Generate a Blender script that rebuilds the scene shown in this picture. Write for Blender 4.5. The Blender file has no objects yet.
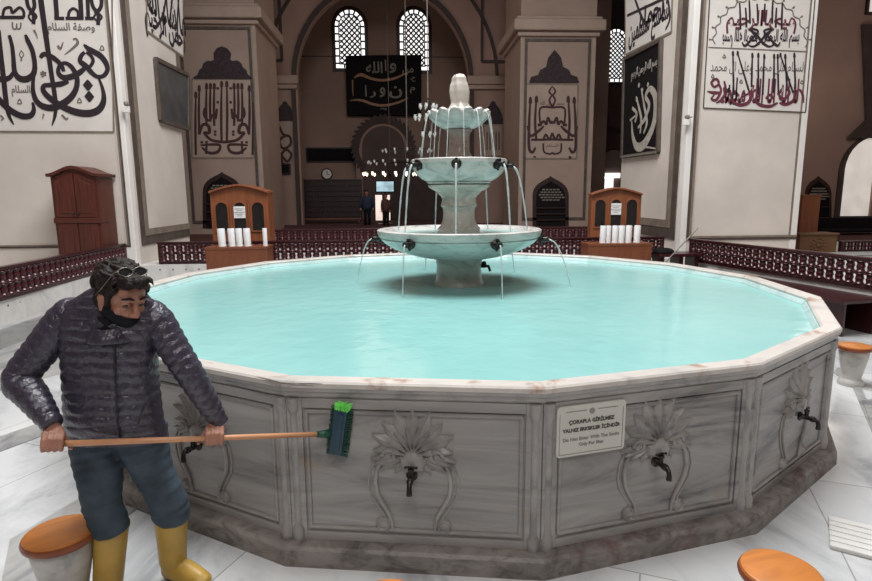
import bpy, bmesh, math, random
from mathutils import Vector, Matrix, Quaternion
random.seed(7)
PI = math.pi
COL = bpy.context.scene.collection
V = Vector
# ------------------------------------------------------------------ camera
F, PITCH, ROLL, YAW, HC = 580.7, 0.1651, -0.0071, 0.0532, 2.0
R0 = V((math.cos(YAW), -math.sin(YAW), 0)); FH = V((math.sin(YAW), math.cos(YAW), 0)); ZV = V((0, 0, 1))
F0 = FH*math.cos(PITCH) - ZV*math.sin(PITCH)
D0 = -FH*math.sin(PITCH) - ZV*math.cos(PITCH)
cr, sr = math.cos(ROLL), math.sin(ROLL)
RR = R0*cr - D0*sr; DD = R0*sr + D0*cr
CAM = V((0, 0, HC))
def W(x, d, z): return R0*x + FH*d + ZV*z
def ray(px, py): return F0 + RR*((px-436)/F) + DD*((py-290.5)/F)
def P(px, py, d): return CAM + ray(px, py)*d              # point at optical depth d
def PY(px, py, Y): r = ray(px, py); return CAM + r*(Y/r.y)
def PX(px, py, X): r = ray(px, py); return CAM + r*(X/r.x)
def PZ(px, py, z): r = ray(px, py); return CAM + r*((z-HC)/r.z)
cd = bpy.data.cameras.new('camera'); cam = bpy.data.objects.new('camera', cd); COL.objects.link(cam)
cd.sensor_fit = 'HORIZONTAL'; cd.sensor_width = 36; cd.lens = 36*F/872; cd.clip_end = 200
m = Matrix((RR, -DD, -F0)).transposed().to_4x4(); m.translation = CAM; cam.matrix_world = m
bpy.context.scene.camera = cam
# ------------------------------------------------------------------ materials
MATS = {}
def nt(name):
    m = bpy.data.materials.new(name); m.use_nodes = True
    t = m.node_tree; b = t.nodes['Principled BSDF']; return m, t, b
def ramp(t, pts):
    n = t.nodes.new('ShaderNodeValToRGB'); e = n.color_ramp.elements
    while len(e) < len(pts): e.new(.5)
    for i, (p, c) in enumerate(pts): e[i].position = p; e[i].color = (*c, 1)
    return n
def coords(t, scale=(1, 1, 1), rot=(0, 0, 0), world=True):
    if world:
        g = t.nodes.new('ShaderNodeNewGeometry'); out = g.outputs['Position']
    else:
        g = t.nodes.new('ShaderNodeTexCoord'); out = g.outputs['Object']
    mp = t.nodes.new('ShaderNodeMapping'); mp.inputs['Scale'].default_value = scale; mp.inputs['Rotation'].default_value = rot
    t.links.new(out, mp.inputs['Vector']); return mp.outputs['Vector']
def noise(t, vec, scale, detail=4, rough=.55, dist=0):
    n = t.nodes.new('ShaderNodeTexNoise'); n.inputs['Scale'].default_value = scale; n.inputs['Detail'].default_value = detail
    n.inputs['Roughness'].default_value = rough; n.inputs['Distortion'].default_value = dist
    t.links.new(vec, n.inputs['Vector']); return n.outputs['Fac']
def mixc(t, fac, a, b, mode='MIX'):
    n = t.nodes.new('ShaderNodeMix'); n.data_type = 'RGBA'; n.blend_type = mode
    for s, v in ((n.inputs['Factor'], fac), (n.inputs[6], a), (n.inputs[7], b)):
        if hasattr(v, 'is_output'): t.links.new(v, s)
        elif isinstance(v, (int, float)): s.default_value = v
        else: s.default_value = (*v, 1)
    return n.outputs[2]
def bump(t, b, h, strength=.3, dist=.02):
    n = t.nodes.new('ShaderNodeBump'); n.inputs['Strength'].default_value = strength; n.inputs['Distance'].default_value = dist
    t.links.new(h, n.inputs['Height']); t.links.new(n.outputs['Normal'], b.inputs['Normal'])
def plain(name, c, rough=.5, metal=0, var=.12, scale=6, bmp=0, spec=.5, world=False, emit=0):
    m, t, b = nt(name); v = coords(t, world=world); f = noise(t, v, scale)
    lo = tuple(x*(1-var) for x in c); hi = tuple(min(1, x*(1+var)) for x in c)
    r = ramp(t, [(.3, lo), (.7, hi)]); t.links.new(f, r.inputs['Fac']); t.links.new(r.outputs['Color'], b.inputs['Base Color'])
    b.inputs['Roughness'].default_value = rough; b.inputs['Metallic'].default_value = metal; b.inputs['Specular IOR Level'].default_value = spec
    if bmp: bump(t, b, f, bmp)
    if emit: b.inputs['Emission Color'].default_value = (*c, 1); b.inputs['Emission Strength'].default_value = emit
    MATS[name] = m; return m
def wood(name, c, dark=.55, rough=.35, scale=4, stretch=(1, 1, .12), world=False, spec=.5):
    m, t, b = nt(name); v = coords(t, stretch, world=world); f = noise(t, v, scale*5, 6, .6, 1.2)
    r = ramp(t, [(.3, tuple(x*dark for x in c)), (.62, c), (.8, tuple(min(1, x*1.12) for x in c))]); t.links.new(f, r.inputs['Fac'])
    t.links.new(r.outputs['Color'], b.inputs['Base Color']); b.inputs['Roughness'].default_value = rough; b.inputs['Specular IOR Level'].default_value = spec
    bump(t, b, f, .08, .005); MATS[name] = m; return m
def marble(name, base, vein, vs=1.6, stretch=(1, 1, 1), rot=(0, 0, 0), rough=.3, lo=.46, hi=.6, world=True, stain=None, stain_amt=(.55, .7), cloud=.12, slabs=None, spec=.5, coat=None):
    m, t, b = nt(name); v = coords(t, stretch, rot, world)
    w = noise(t, v, vs, 8, .62, 1.6); r = ramp(t, [(lo, vein), ((lo+hi)/2, tuple((x*2+y)/3 for x, y in zip(base, vein))), (hi, base)]); t.links.new(w, r.inputs['Fac'])
    c = noise(t, v, vs*.6, 3); rc = ramp(t, [(.3, (1-cloud,)*3), (.7, (1, 1, 1))]); t.links.new(c, rc.inputs['Fac'])
    col = mixc(t, 1.0, r.outputs['Color'], rc.outputs['Color'], 'MULTIPLY')
    if stain:
        v2 = coords(t, (1, 1, 1), (0, 0, 0), world); s = noise(t, v2, 2.6, 6, .6, .4)
        rs = ramp(t, [(stain_amt[0], (0, 0, 0)), (stain_amt[1], (1, 1, 1))]); t.links.new(s, rs.inputs['Fac'])
        col = mixc(t, rs.outputs['Color'], col, stain)
    if slabs:
        v3 = coords(t, (1, 1, 1), (0, 0, slabs[2]), world); bk = t.nodes.new('ShaderNodeTexBrick'); t.links.new(v3, bk.inputs['Vector'])
        bk.inputs['Scale'].default_value = 1; bk.inputs['Brick Width'].default_value = slabs[0]; bk.inputs['Row Height'].default_value = slabs[1]
        bk.inputs['Mortar Size'].default_value = .006; bk.inputs['Mortar Smooth'].default_value = .6
        bk.inputs['Color1'].default_value = (1, 1, 1, 1); bk.inputs['Color2'].default_value = (.86, .87, .88, 1); bk.inputs['Mortar'].default_value = (.5, .5, .5, 1)
        col = mixc(t, 1.0, col, bk.outputs['Color'], 'MULTIPLY')
    t.links.new(col, b.inputs['Base Color']); b.inputs['Roughness'].default_value = rough; b.inputs['Specular IOR Level'].default_value = spec
    bump(t, b, w, .05, .01); MATS[name] = m; return m
def emis(name, c, s, var=0):
    m, t, b = nt(name); b.inputs['Base Color'].default_value = (*c, 1)
    v = coords(t); f = noise(t, v, 2.0); r = ramp(t, [(.3, tuple(x*(1-var) for x in c)), (.7, c)]); t.links.new(f, r.inputs['Fac'])
    t.links.new(r.outputs['Color'], b.inputs['Emission Color']); b.inputs['Emission Strength'].default_value = s
    MATS[name] = m; return m

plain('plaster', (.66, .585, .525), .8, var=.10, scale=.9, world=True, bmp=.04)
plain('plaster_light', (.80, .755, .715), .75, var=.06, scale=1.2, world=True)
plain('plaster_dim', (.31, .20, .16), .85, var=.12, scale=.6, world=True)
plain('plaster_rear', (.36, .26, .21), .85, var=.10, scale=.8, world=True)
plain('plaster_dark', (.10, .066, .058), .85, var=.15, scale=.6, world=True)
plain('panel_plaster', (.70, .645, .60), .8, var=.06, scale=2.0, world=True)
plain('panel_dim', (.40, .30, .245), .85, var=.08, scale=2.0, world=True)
plain('moulding_dark', (.085, .062, .05), .6, var=.3, scale=5, world=True)
plain('moulding_brown', (.22, .17, .135), .7, var=.2, scale=4, world=True)
plain('band_dark', (.055, .036, .032), .8, var=.2, scale=2, world=True)
plain('ink', (.020, .012, .017), .7, var=.2, scale=20)
plain('ink_thin', (.16, .13, .115), .8, var=.2, scale=20)
plain('ink_maroon', (.13, .025, .045), .7, var=.35, scale=9)
plain('ink_rear', (.055, .022, .022), .8, var=.2, scale=20)
plain('crest_paint', (.035, .02, .024), .8, var=.5, scale=18)
plain('board_black', (.010, .008, .009), .8, var=.3, scale=8, spec=.12)
plain('board_slate', (.05, .052, .055), .5, var=.35, scale=3)
plain('gold_paint', (.30, .12, .042), .5, var=.3, scale=10)
plain('silver_paint', (.42, .38, .33), .6, var=.25, scale=10)
plain('gilt_dim', (.2, .18, .15), .6, var=.3, scale=10)
wood('wood_maroon', (.050, .011, .013), .5, .3, 5)
wood('wood_baluster', (.062, .012, .016), .6, .25, 5)
wood('wood_red', (.105, .024, .014), .6, .45, 3)
wood('wood_cabinet', (.27, .085, .033), .72, .42, 3)
wood('wood_chest', (.20, .062, .026), .75, .42, 3)
wood('wood_seat', (.56, .20, .048), .78, .33, 2, (.25, 1.2, 1))
wood('wood_seat_edge', (.26, .068, .024), .7, .35, 2)
wood('wood_stick', (.62, .30, .155), .85, .4, 4, (.2, 1, 1))
wood('wood_dark', (.035, .012, .011), .6, .5, 4)
wood('wood_carved', (.21, .10, .045), .5, .5, 9, (1, 1, 1))
marble('marble_floor', (.70, .70, .695), (.38, .39, .40), 1.1, (1, .45, 1), (0, 0, .7), .16, .36, .56, cloud=.12, slabs=(2.1, 1.5, .42))
marble('marble_grey', (.42, .41, .39), (.20, .205, .215), 2.2, (1, .5, 1), (0, 0, .4), .3, .38, .62)
marble('marble_ledge', (.71, .69, .66), (.50, .49, .475), 1.4, (1, 1, 1), (0, 0, .3), .35, .36, .56)
marble('marble_side', (.41, .39, .37), (.12, .12, .125), 1.15, (.55, .55, 3.6), (.10, .05, 0), .34, .31, .62, cloud=.28, stain=(.30, .24, .185), stain_amt=(.60, .80))
marble('marble_carved', (.40, .38, .36), (.24, .235, .23), 3, rough=.38, lo=.34, hi=.6, cloud=.2)
marble('marble_plinth', (.33, .30, .275), (.15, .13, .12), 5, (1, 1, 2), rough=.55, lo=.36, hi=.62, stain=(.13, .060, .055), stain_amt=(.57, .68), cloud=.3)
marble('marble_rim', (.63, .58, .535), (.46, .435, .41), 2.5, rough=.32, lo=.33, hi=.52, stain=(.32, .175, .10), stain_amt=(.60, .68))
marble('marble_inner', (.50, .66, .64), (.30, .44, .44), 2.5, rough=.25, lo=.33, hi=.52)
marble('marble_bowl', (.68, .645, .61), (.42, .41, .39), 3.4, (1, 1, 2.2), (.3, 0, 0), .24, .34, .56, cloud=.2)
marble('marble_stem', (.64, .575, .51), (.42, .38, .34), 3.2, (1, 1, 1.4), (.3, 0, .2), .3, .34, .58, cloud=.22)
marble('marble_pedestal', (.60, .575, .53), (.40, .385, .36), 4, rough=.4, lo=.36, hi=.56, cloud=.22, stain=(.40, .32, .24))
marble('marble_rose', (.36, .25, .215), (.24, .16, .14), 3.2, (1, 1, 1.4), (.3, 0, .2), .3, .34, .58, cloud=.22)
plain('bronze', (.045, .040, .038), .38, .8, var=.4, scale=30)
plain('steel', (.5, .49, .46), .3, .9, var=.2, scale=10)
plain('paper', (.80, .80, .79), .7, var=.04, scale=8)
plain('paper_line', (.32, .32, .33), .7, var=.1)
plain('cup_white', (.82, .82, .82), .55, var=.05, scale=6)
plain('sign_plate', (.60, .59, .53), .35, var=.05, scale=5)
plain('sign_ink', (.07, .07, .065), .6, var=.1)
plain('sign_grey', (.27, .27, .25), .6, var=.1)
plain('glass_dark', (.018, .016, .016), .12, var=.3, scale=4)
plain('jacket', (.037, .031, .051), .32, var=.3, scale=26, bmp=.6, spec=.8)
plain('jacket_dark', (.022, .02, .026), .5, var=.2, scale=14)
plain('denim', (.042, .062, .082), .8, var=.5, scale=7, bmp=.2)
plain('rubber_yellow', (.47, .29, .055), .42, var=.14, scale=7)
plain('rubber_sole', (.05, .04, .03), .7, var=.2)
plain('skin', (.36, .165, .11), .5, var=.16, scale=16)
plain('lips', (.30, .10, .08), .5, var=.1)
plain('hair', (.014, .0085, .0065), .55, var=.5, scale=60, bmp=.6, spec=.25)
plain('mask_black', (.008, .008, .011), .8, var=.2, spec=.2)
plain('eye_white', (.05, .035, .028), .3, var=.05)
plain('lens_dark', (.02, .02, .022), .08, var=.1)
plain('frame_metal', (.22, .20, .18), .3, .8, var=.1)
plain('brush_blue', (.012, .045, .075), .45, var=.3, scale=20)
plain('brush_green', (.010, .075, .045), .5, var=.5, scale=60)
plain('bristle_lime', (.18, .80, .12), .5, var=.35, scale=80)
plain('carpet', (.075, .022, .017), .95, var=.35, scale=5, world=True)
plain('coat_blue', (.012, .022, .045), .8, var=.3)
plain('coat_brown', (.075, .03, .022), .8, var=.3)
plain('grout', (.33, .33, .33), .6, var=.2, scale=8)
emis('window_light', (1.0, .99, .98), 1.25)
emis('lamp_warm', (1.0, .80, .60), 2.6)
emis('daylight_door', (1.0, .80, .72), 1.1, .45)
emis('screen', (.50, .75, .85), 0.9, .75)
emis('arch_lit', (.86, .80, .74), .55, .25)
def make_water():
    m, t, b = nt('water'); v = coords(t)
    c = noise(t, v, .7, 5); r = ramp(t, [(.3, (.255, .535, .515)), (.7, (.32, .60, .575))]); t.links.new(c, r.inputs['Fac'])
    t.links.new(r.outputs['Color'], b.inputs['Base Color']); b.inputs['Roughness'].default_value = .16; b.inputs['Specular IOR Level'].default_value = .35; b.inputs['IOR'].default_value = 1.33
    b.inputs['Transmission Weight'].default_value = .12
    h = noise(t, v, 5.5, 3, .5, .3); bump(t, b, h, .35, .02); MATS['water'] = m
make_water()
def make_jet():
    m, t, b = nt('jet'); v = coords(t, (1, 1, .3)); f = noise(t, v, 60, 3)
    r = ramp(t, [(.3, (.55, .60, .60)), (.7, (.95, .97, .97))]); t.links.new(f, r.inputs['Fac'])
    t.links.new(r.outputs['Color'], b.inputs['Base Color']); b.inputs['Roughness'].default_value = .12
    b.inputs['Alpha'].default_value = .62; bump(t, b, f, .4, .005); MATS['jet'] = m
make_jet()
def make_glass():
    m, t, b = nt('lamp_glass'); v = coords(t); f = noise(t, v, 30); r = ramp(t, [(.3, (.62, .60, .57)), (.7, (.92, .9, .88))]); t.links.new(f, r.inputs['Fac'])
    t.links.new(r.outputs['Color'], b.inputs['Base Color']); b.inputs['Roughness'].default_value = .1; b.inputs['Alpha'].default_value = .75
    t.links.new(r.outputs['Color'], b.inputs['Emission Color']); b.inputs['Emission Strength'].default_value = .12
    MATS['lamp_glass'] = m
make_glass()
# ------------------------------------------------------------------ objects
WM = {}
def tag(o, label=None, cat=None, group=None, kind=None):
    for k, v in (('label', label), ('category', cat), ('group', group), ('kind', kind)):
        if v: o[k] = v
    return o
def empty(name, label, cat, loc, rz=0, group=None):
    o = bpy.data.objects.new(name, None); COL.objects.link(o); o.empty_display_size = .1
    o.location = loc; o.rotation_euler = (0, 0, rz); WM[o] = Matrix.Translation(V(loc)) @ Matrix.Rotation(rz, 4, 'Z')
    return tag(o, label, cat, group)
def lookM(origin, u, v, n):
    m = Matrix((V(u).normalized(), V(v).normalized(), V(n).normalized())).transposed().to_4x4(); m.translation = V(origin); return m
class MB:
    def __init__(s): s.bm = bmesh.new(); s.k = 0
    def box(s, a, b, M=None, bev=0):
        a, b = V(a), V(b); c = (a+b)/2; d = b-a
        g = bmesh.ops.create_cube(s.bm, size=1); vs = g['verts']
        bmesh.ops.scale(s.bm, vec=(abs(d.x), abs(d.y), abs(d.z)), verts=vs); bmesh.ops.translate(s.bm, vec=c, verts=vs)
        if bev:
            es = list({e for v in vs for e in v.link_edges})
            r = bmesh.ops.bevel(s.bm, geom=es, offset=bev, segments=2, affect='EDGES', profile=.6)
            vs = list({v for f in r['faces'] for v in f.verts} | {v for v in vs if v.is_valid})
        if M: bmesh.ops.transform(s.bm, matrix=M, verts=vs)
        return s
    def tube(s, pts, rad, n=8, caps=True, M=None, up=None, flat=1.0):
        pts = [V(p) for p in pts]; k = len(pts); rad = rad if hasattr(rad, '__len__') else [rad]*k
        rings = []; prev = None
        for i, p in enumerate(pts):
            t = (pts[min(i+1, k-1)]-pts[max(i-1, 0)]).normalized()
            if prev is None:
                a = V(up) if up else (V((0, 0, 1)) if abs(t.z) < .9 else V((0, 1, 0)))
                x = (a - t*a.dot(t)).normalized()
            else: x = (prev - t*prev.dot(t)).normalized()
            prev = x; y = t.cross(x)
            ring = []
            for j in range(n):
                an = 2*PI*j/n; q = p + (x*math.cos(an) + y*math.sin(an)*flat)*rad[i]
                ring.append(s.bm.verts.new(M @ q if M else q))
            rings.append(ring)
        for i in range(k-1):
            for j in range(n): s.bm.faces.new((rings[i][j], rings[i][(j+1) % n], rings[i+1][(j+1) % n], rings[i+1][j]))
        if caps:
            s.bm.faces.new(rings[0][::-1]); s.bm.faces.new(rings[-1])
        return s
    def lathe(s, prof, n=24, M=None, mod=None):
        rings = []
        for (r, z) in prof:
            if r < 1e-5:
                q = V((0, 0, z)); rings.append([s.bm.verts.new(M @ q if M else q)])
            else:
                ring = []
                for j in range(n):
                    a = 2*PI*j/n; rr = r*(mod(a, z, r) if mod else 1); q = V((rr*math.cos(a), rr*math.sin(a), z))
                    ring.append(s.bm.verts.new(M @ q if M else q))
                rings.append(ring)
        for A, B in zip(rings, rings[1:]):
            for j in range(n):
                j2 = (j+1) % n
                if len(A) == 1 and len(B) == 1: break
                if len(A) == 1: s.bm.faces.new((A[0], B[j2], B[j]))
                elif len(B) == 1: s.bm.faces.new((A[j], A[j2], B[0]))
                else: s.bm.faces.new((A[j], A[j2], B[j2], B[j]))
        if len(rings[0]) > 1: s.bm.faces.new(rings[0][::-1])
        if len(rings[-1]) > 1: s.bm.faces.new(rings[-1])
        return s
    def prism(s, poly, depth, M=None, z0=0):
        n = len(poly); T = (lambda q: M @ q) if M else (lambda q: q)
        A = [s.bm.verts.new(T(V((x, y, z0)))) for x, y in poly]; B = [s.bm.verts.new(T(V((x, y, z0+depth)))) for x, y in poly]
        for j in range(n): s.bm.faces.new((A[j], A[(j+1) % n], B[(j+1) % n], B[j]))
        s.bm.faces.new(A[::-1]); s.bm.faces.new(B); return s
    def ball(s, c, r, u=12, v=8, M=None):
        r = V(r) if hasattr(r, '__len__') else V((r, r, r))
        g = bmesh.ops.create_uvsphere(s.bm, u_segments=u, v_segments=v, radius=1); vs = g['verts']
        bmesh.ops.scale(s.bm, vec=r, verts=vs)
        if M: bmesh.ops.transform(s.bm, matrix=M.to_3x3().to_4x4(), verts=vs)
        bmesh.ops.translate(s.bm, vec=V(c) , verts=vs); return s
    def ribbon(s, pts, wid, M, th=.004, smooth=True, nib=None):
        """flat brush stroke in the (x,y) plane of M, raised th along z; wid: one width or one per point; nib = angle of a broad pen"""
        pts = [V((x, y)) for x, y in pts]; k = len(pts); wid = list(wid) if hasattr(wid, '__len__') else [wid]*k
        if smooth and k > 2:
            q, w2 = [], []
            for i in range(k-1):
                p0, p1, p2, p3 = pts[max(i-1, 0)], pts[i], pts[i+1], pts[min(i+2, k-1)]
                for j in range(6):
                    t = j/6; q.append(.5*((2*p1)+(p2-p0)*t+(2*p0-5*p1+4*p2-p3)*t*t+(3*p1-p0-3*p2+p3)*t**3)); w2.append(wid[i]*(1-t)+wid[i+1]*t)
            q.append(pts[-1]); w2.append(wid[-1]); pts, wid = q, w2; k = len(pts)
        L = []; s.k += 1; t0 = th+.00025*(s.k % 12)
        for i, p in enumerate(pts):
            th = t0+.0016*i/k
            t = (pts[min(i+1, k-1)]-pts[max(i-1, 0)]); t = t.normalized() if t.length > 1e-9 else V((1, 0)); nrm = V((-t.y, t.x))
            w = wid[i]/2
            if nib is not None: w *= .45+.55*abs(math.sin(math.atan2(t.y, t.x)-nib))
            a, b = p+nrm*w, p-nrm*w
            L.append([s.bm.verts.new(M @ V((c.x, c.y, h))) for c, h in ((a, 0), (a, th), (b, th), (b, 0))])
        for A, B in zip(L, L[1:]):
            for j in range(3): s.bm.faces.new((A[j], A[j+1], B[j+1], B[j]))
        s.bm.faces.new(L[0]); s.bm.faces.new(L[-1][::-1]); return s
    def mesh(s, me, M):
        k = len(s.bm.verts); s.bm.from_mesh(me); s.bm.verts.ensure_lookup_table()
        bmesh.ops.transform(s.bm, matrix=M, verts=s.bm.verts[k:]); return s
    def build(s, name, mat, parent=None, origin=None, smooth=False, world=True, bev=0, sub=0):
        """parent: verts given in world space are moved into the parent's space (world=True)"""
        bmesh.ops.recalc_face_normals(s.bm, faces=s.bm.faces)
        if parent is not None and world: bmesh.ops.transform(s.bm, matrix=WM[parent].inverted(), verts=s.bm.verts)
        if parent is None and origin is not None: bmesh.ops.translate(s.bm, vec=-V(origin), verts=s.bm.verts)
        me = bpy.data.meshes.new(name); s.bm.to_mesh(me); s.bm.free()
        me.materials.append(MATS[mat] if isinstance(mat, str) else mat)
        o = bpy.data.objects.new(name, me); COL.objects.link(o)
        if parent is not None: o.parent = parent; WM[o] = WM[parent]
        elif origin is not None: o.location = origin; WM[o] = Matrix.Translation(V(origin))
        else: WM[o] = Matrix()
        if bev:
            b = o.modifiers.new('bevel', 'BEVEL'); b.width = bev; b.segments = 2; b.limit_method = 'ANGLE'; b.angle_limit = .7
        if sub: b = o.modifiers.new('subsurf', 'SUBSURF'); b.levels = b.render_levels = sub
        if smooth:
            for p in me.polygons: p.use_smooth = True
            if smooth != 'all':
                try: me.set_sharp_from_angle(angle=.75)
                except Exception: pass
        return o
def kids(o): return [c for c in COL.objects if c.parent == o]
def dup(o, loc=None, rz=None, label=None, group=None, parent=None):
    c = o.copy(); COL.objects.link(c)
    if parent is not None: c.parent = parent
    if loc is not None: c.location = loc
    if rz is not None: c.rotation_euler = (0, 0, rz)
    if label: c['label'] = label
    if group: c['group'] = group
    for ch in kids(o):
        d = dup(ch, parent=c)
    return c
_TC = {}
def text_mesh(body, size=1.0, bold=0.0, align='CENTER'):
    key = (body, size, bold, align)
    if key in _TC: return _TC[key]
    c = bpy.data.curves.new('lettering', 'FONT'); c.body = body; c.size = size; c.align_x = align; c.align_y = 'CENTER'; c.offset = bold; c.extrude = .002*size; c.resolution_u = 3
    o = bpy.data.objects.new('lettering', c); COL.objects.link(o); bpy.context.view_layer.update()
    me = bpy.data.meshes.new_from_object(o.evaluated_get(bpy.context.evaluated_depsgraph_get()))
    bpy.data.objects.remove(o); bpy.data.curves.remove(c)
    if len(me.vertices):
        xs = [v.co.x for v in me.vertices]; ys = [v.co.y for v in me.vertices]
        me['w'] = max(xs)-min(xs); me['h'] = max(ys)-min(ys); me['cx'] = (max(xs)+min(xs))/2; me['cy'] = (max(ys)+min(ys))/2
    _TC[key] = me; return me
_AR = {}
def _tbl():
    cp = 0xFE80
    for ch, n in (('ء', 1), ('آ', 2), ('أ', 2), ('ؤ', 2), ('إ', 2), ('ئ', 4), ('ا', 2), ('ب', 4), ('ة', 2), ('ت', 4), ('ث', 4), ('ج', 4), ('ح', 4), ('خ', 4), ('د', 2), ('ذ', 2), ('ر', 2), ('ز', 2), ('س', 4), ('ش', 4), ('ص', 4), ('ض', 4), ('ط', 4), ('ظ', 4), ('ع', 4), ('غ', 4), ('ف', 4), ('ق', 4), ('ك', 4), ('ل', 4), ('م', 4), ('ن', 4), ('ه', 4), ('و', 2), ('ى', 2), ('ي', 4)):
        _AR[ch] = (cp, n); cp += n
_tbl()
def ar(s):
    """shape Arabic letters into joined presentation forms, in visual order"""
    out = []
    for i, ch in enumerate(s):
        if ch not in _AR: out.append(ch); continue
        cp, n = _AR[ch]
        pj = i > 0 and s[i-1] in _AR and _AR[s[i-1]][1] == 4
        nj = n == 4 and i+1 < len(s) and s[i+1] in _AR and _AR[s[i+1]][1] >= 2
        out.append(chr(cp + (3 if pj and nj else 2 if nj else 1 if pj else 0)))
    return ''.join(reversed(out))
def put_text(mb, body, M, cx, cy, w=None, h=None, bold=.02, flip=False, th=.003):
    me = text_mesh(body, 1.0, bold); sw = w/me['w'] if w else None; sh = h/me['h'] if h else None
    sw = sw or sh; sh = sh or sw
    S = Matrix.Diagonal((-sw if flip else sw, sh, 1, 1))
    mb.mesh(me, M @ Matrix.Translation((cx, cy, th)) @ S @ Matrix.Translation((-me['cx'], -me['cy'], 0)))
# ================================================================== THE SETTING
YP = 12.0                                                       # front face of the two near piers
XL = PY(131, 200, YP).x; XR = PY(683, 200, YP).x
ZF = .6                                                         # raised prayer floor around the court
def struct(mb, name, mat, parent=None, **k):
    o = mb.build(name, mat, parent, **k)
    if parent is None: tag(o, kind='structure')
    return o
def Mfront(Y, x=0, z=0): return lookM((x, Y, z), (1, 0, 0), (0, 0, 1), (0, -1, 0))
def Mright(X): return lookM((X, 0, 0), (0, -1, 0), (0, 0, 1), (-1, 0, 0))     # face of the right pier towards the court
def Mleft(X): return lookM((X, 0, 0), (0, 1, 0), (0, 0, 1), (1, 0, 0))
def onY(px, py, Y): p = PY(px, py, Y); return (p.x, p.z)
def onR(px, py, X): p = PX(px, py, X); return (-p.y, p.z)
def onL(px, py, X): p = PX(px, py, X); return (p.y, p.z)
mb = MB(); mb.box((-17, -14, -.2), (18, 12.6, 0)); struct(mb, 'floor', 'marble_floor')
# raised floor round three sides of the court, marble faced
RAILR = [PZ(722, 266, ZF), PZ(871, 290, ZF)]
dR = (RAILR[1]-RAILR[0]).normalized(); RA = RAILR[0]-dR*.35; RB = RAILR[0]+dR*9
RAILL = [PZ(128, 266, ZF), PZ(0, 301, ZF)]
dL = (RAILL[1]-RAILL[0]).normalized(); LA = RAILL[0]; LB = RAILL[0]+dL*10
mb = MB(); mb.prism([(LA.x, 12.2), (LA.x+.02, LA.y), (LB.x, LB.y), (-17, LB.y), (-17, 12.2)], ZF)
struct(mb, 'floor_platform_left', 'marble_ledge')
mb = MB(); mb.prism([(RA.x, 12.2), (RA.x, RA.y), (RB.x, RB.y), (18, RB.y), (18, 12.2)], ZF)
struct(mb, 'floor_platform_right', 'marble_ledge')
mb = MB(); mb.box((-17, 12.05, 0), (18, 34, ZF)); struct(mb, 'floor_platform_rear', 'marble_ledge')
mb = MB(); mb.box((-16.9, 15.7, ZF), (17.9, 33.9, ZF+.015)); struct(mb, 'floor_carpet', 'carpet')
# coping step below the left ledge, and pale inlaid bands in the court floor
mb = MB()
nL = V((-dL.y, dL.x, 0)); nL = nL if nL.x > 0 else -nL
nR = V((-dR.y, dR.x, 0)); nR = nR if nR.x < 0 else -nR
q0, q1 = LA+dL*.6, LB
mb.prism([(q.x, q.y) for q in (q0, q1, q1+nL*.16, q0+nL*.16)], .27)
struct(mb, 'trim_1', 'marble_grey', bev=.012)
mb = MB()
for i in range(60):
    q = LA+dL*(.4+i*.26)+V((0, 0, -.09)); M = Matrix.Translation(q) @ nL.to_track_quat('Z', 'Y').to_matrix().to_4x4()
    mb.lathe([(.024, -.005), (.024, .012), (0, .014)], 8, M)
for i in range(14):
    M = Mfront(12.05, LA.x+.35+i*.26, .51); mb.lathe([(.016, -.005), (.016, .006), (0, .007)], 8, M)
struct(mb, 'trim_2', 'moulding_dark')
def slab(name, pix, mat, h=.006):
    mb = MB(); ps = [PZ(x, y, 0) for x, y in pix]; mb.prism([(q.x, q.y) for q in ps], h); return struct(mb, name, mat)
slab('floor_inlay_1', [(-60, 455), (0, 437), (95, 404), (108, 412), (0, 452), (-60, 474)], 'marble_grey')
slab('floor_inlay_2', [(-40, 352), (50, 331), (110, 334), (60, 374), (-40, 402)], 'marble_grey')
slab('floor_inlay_3', [(833, 373), (852, 386), (878, 447), (888, 447), (858, 381), (838, 368)], 'marble_grey', .010)
slab('floor_inlay_4', [(862, 402), (900, 398), (915, 440), (878, 446)], 'marble_grey', .02)
slab('floor_inlay_5', [(10, 540), (110, 480), (150, 500), (30, 590), (0, 590)], 'marble_grey', .004)
# fluted slab lying in the floor, lower right
mb = MB(); c0 = PZ(832, 522, 0); M = lookM(c0, R0*.84-FH*.54, R0*.54+FH*.84, ZV)
for i in range(6): mb.box((-.02, -.028-i*.062, 0), (1.2, .028-i*.062, .028), M, bev=.010)
struct(mb, 'floor_inlay_6', 'marble_ledge')
# near piers, each a plain plastered block
def pier(name, x0, x1, y0, y1, z1, mat): mb = MB(); mb.box((x0, y0, 0), (x1, y1, z1)); return struct(mb, name, mat)
pier('wall_pier_left', XL-3.4, XL, YP, YP+3.0, 13, 'plaster')
XR2 = PY(806, 130, YP).x
pier('wall_pier_right', XR, XR2, YP, YP+3.6, 13, 'plaster')
def vband(mb, M, xa, xb, za, zb, t=.02): mb.box((min(xa, xb), min(za, zb), 0), (max(xa, xb), max(za, zb), t), M)
zb0 = PY(129, 247, YP).z; zb1 = PY(129, 242, YP).z
MFp, MLp, MRp = Mfront(YP), Mleft(XL), Mright(XR)
def frame_moulding(name, M, x_in, x_out, far, side):
    """dark painted moulding running down the pier face and along its foot"""
    w = x_out-x_in; aw = abs(w)
    mb = MB(); vband(mb, M, x_in, x_in+w*.55, zb0, 13); vband(mb, M, x_in+w*.55, far, zb0, zb0+aw*.55)
    a = struct(mb, name+'_a', 'moulding_dark')
    mb = MB(); vband(mb, M, x_in+w*.55, x_out, zb0+aw*.55, 13, .03); vband(mb, M, x_out, far, zb0+aw*.55, zb0+aw*.95, .03)
    struct(mb, name+'_b', 'moulding_brown')
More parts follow.
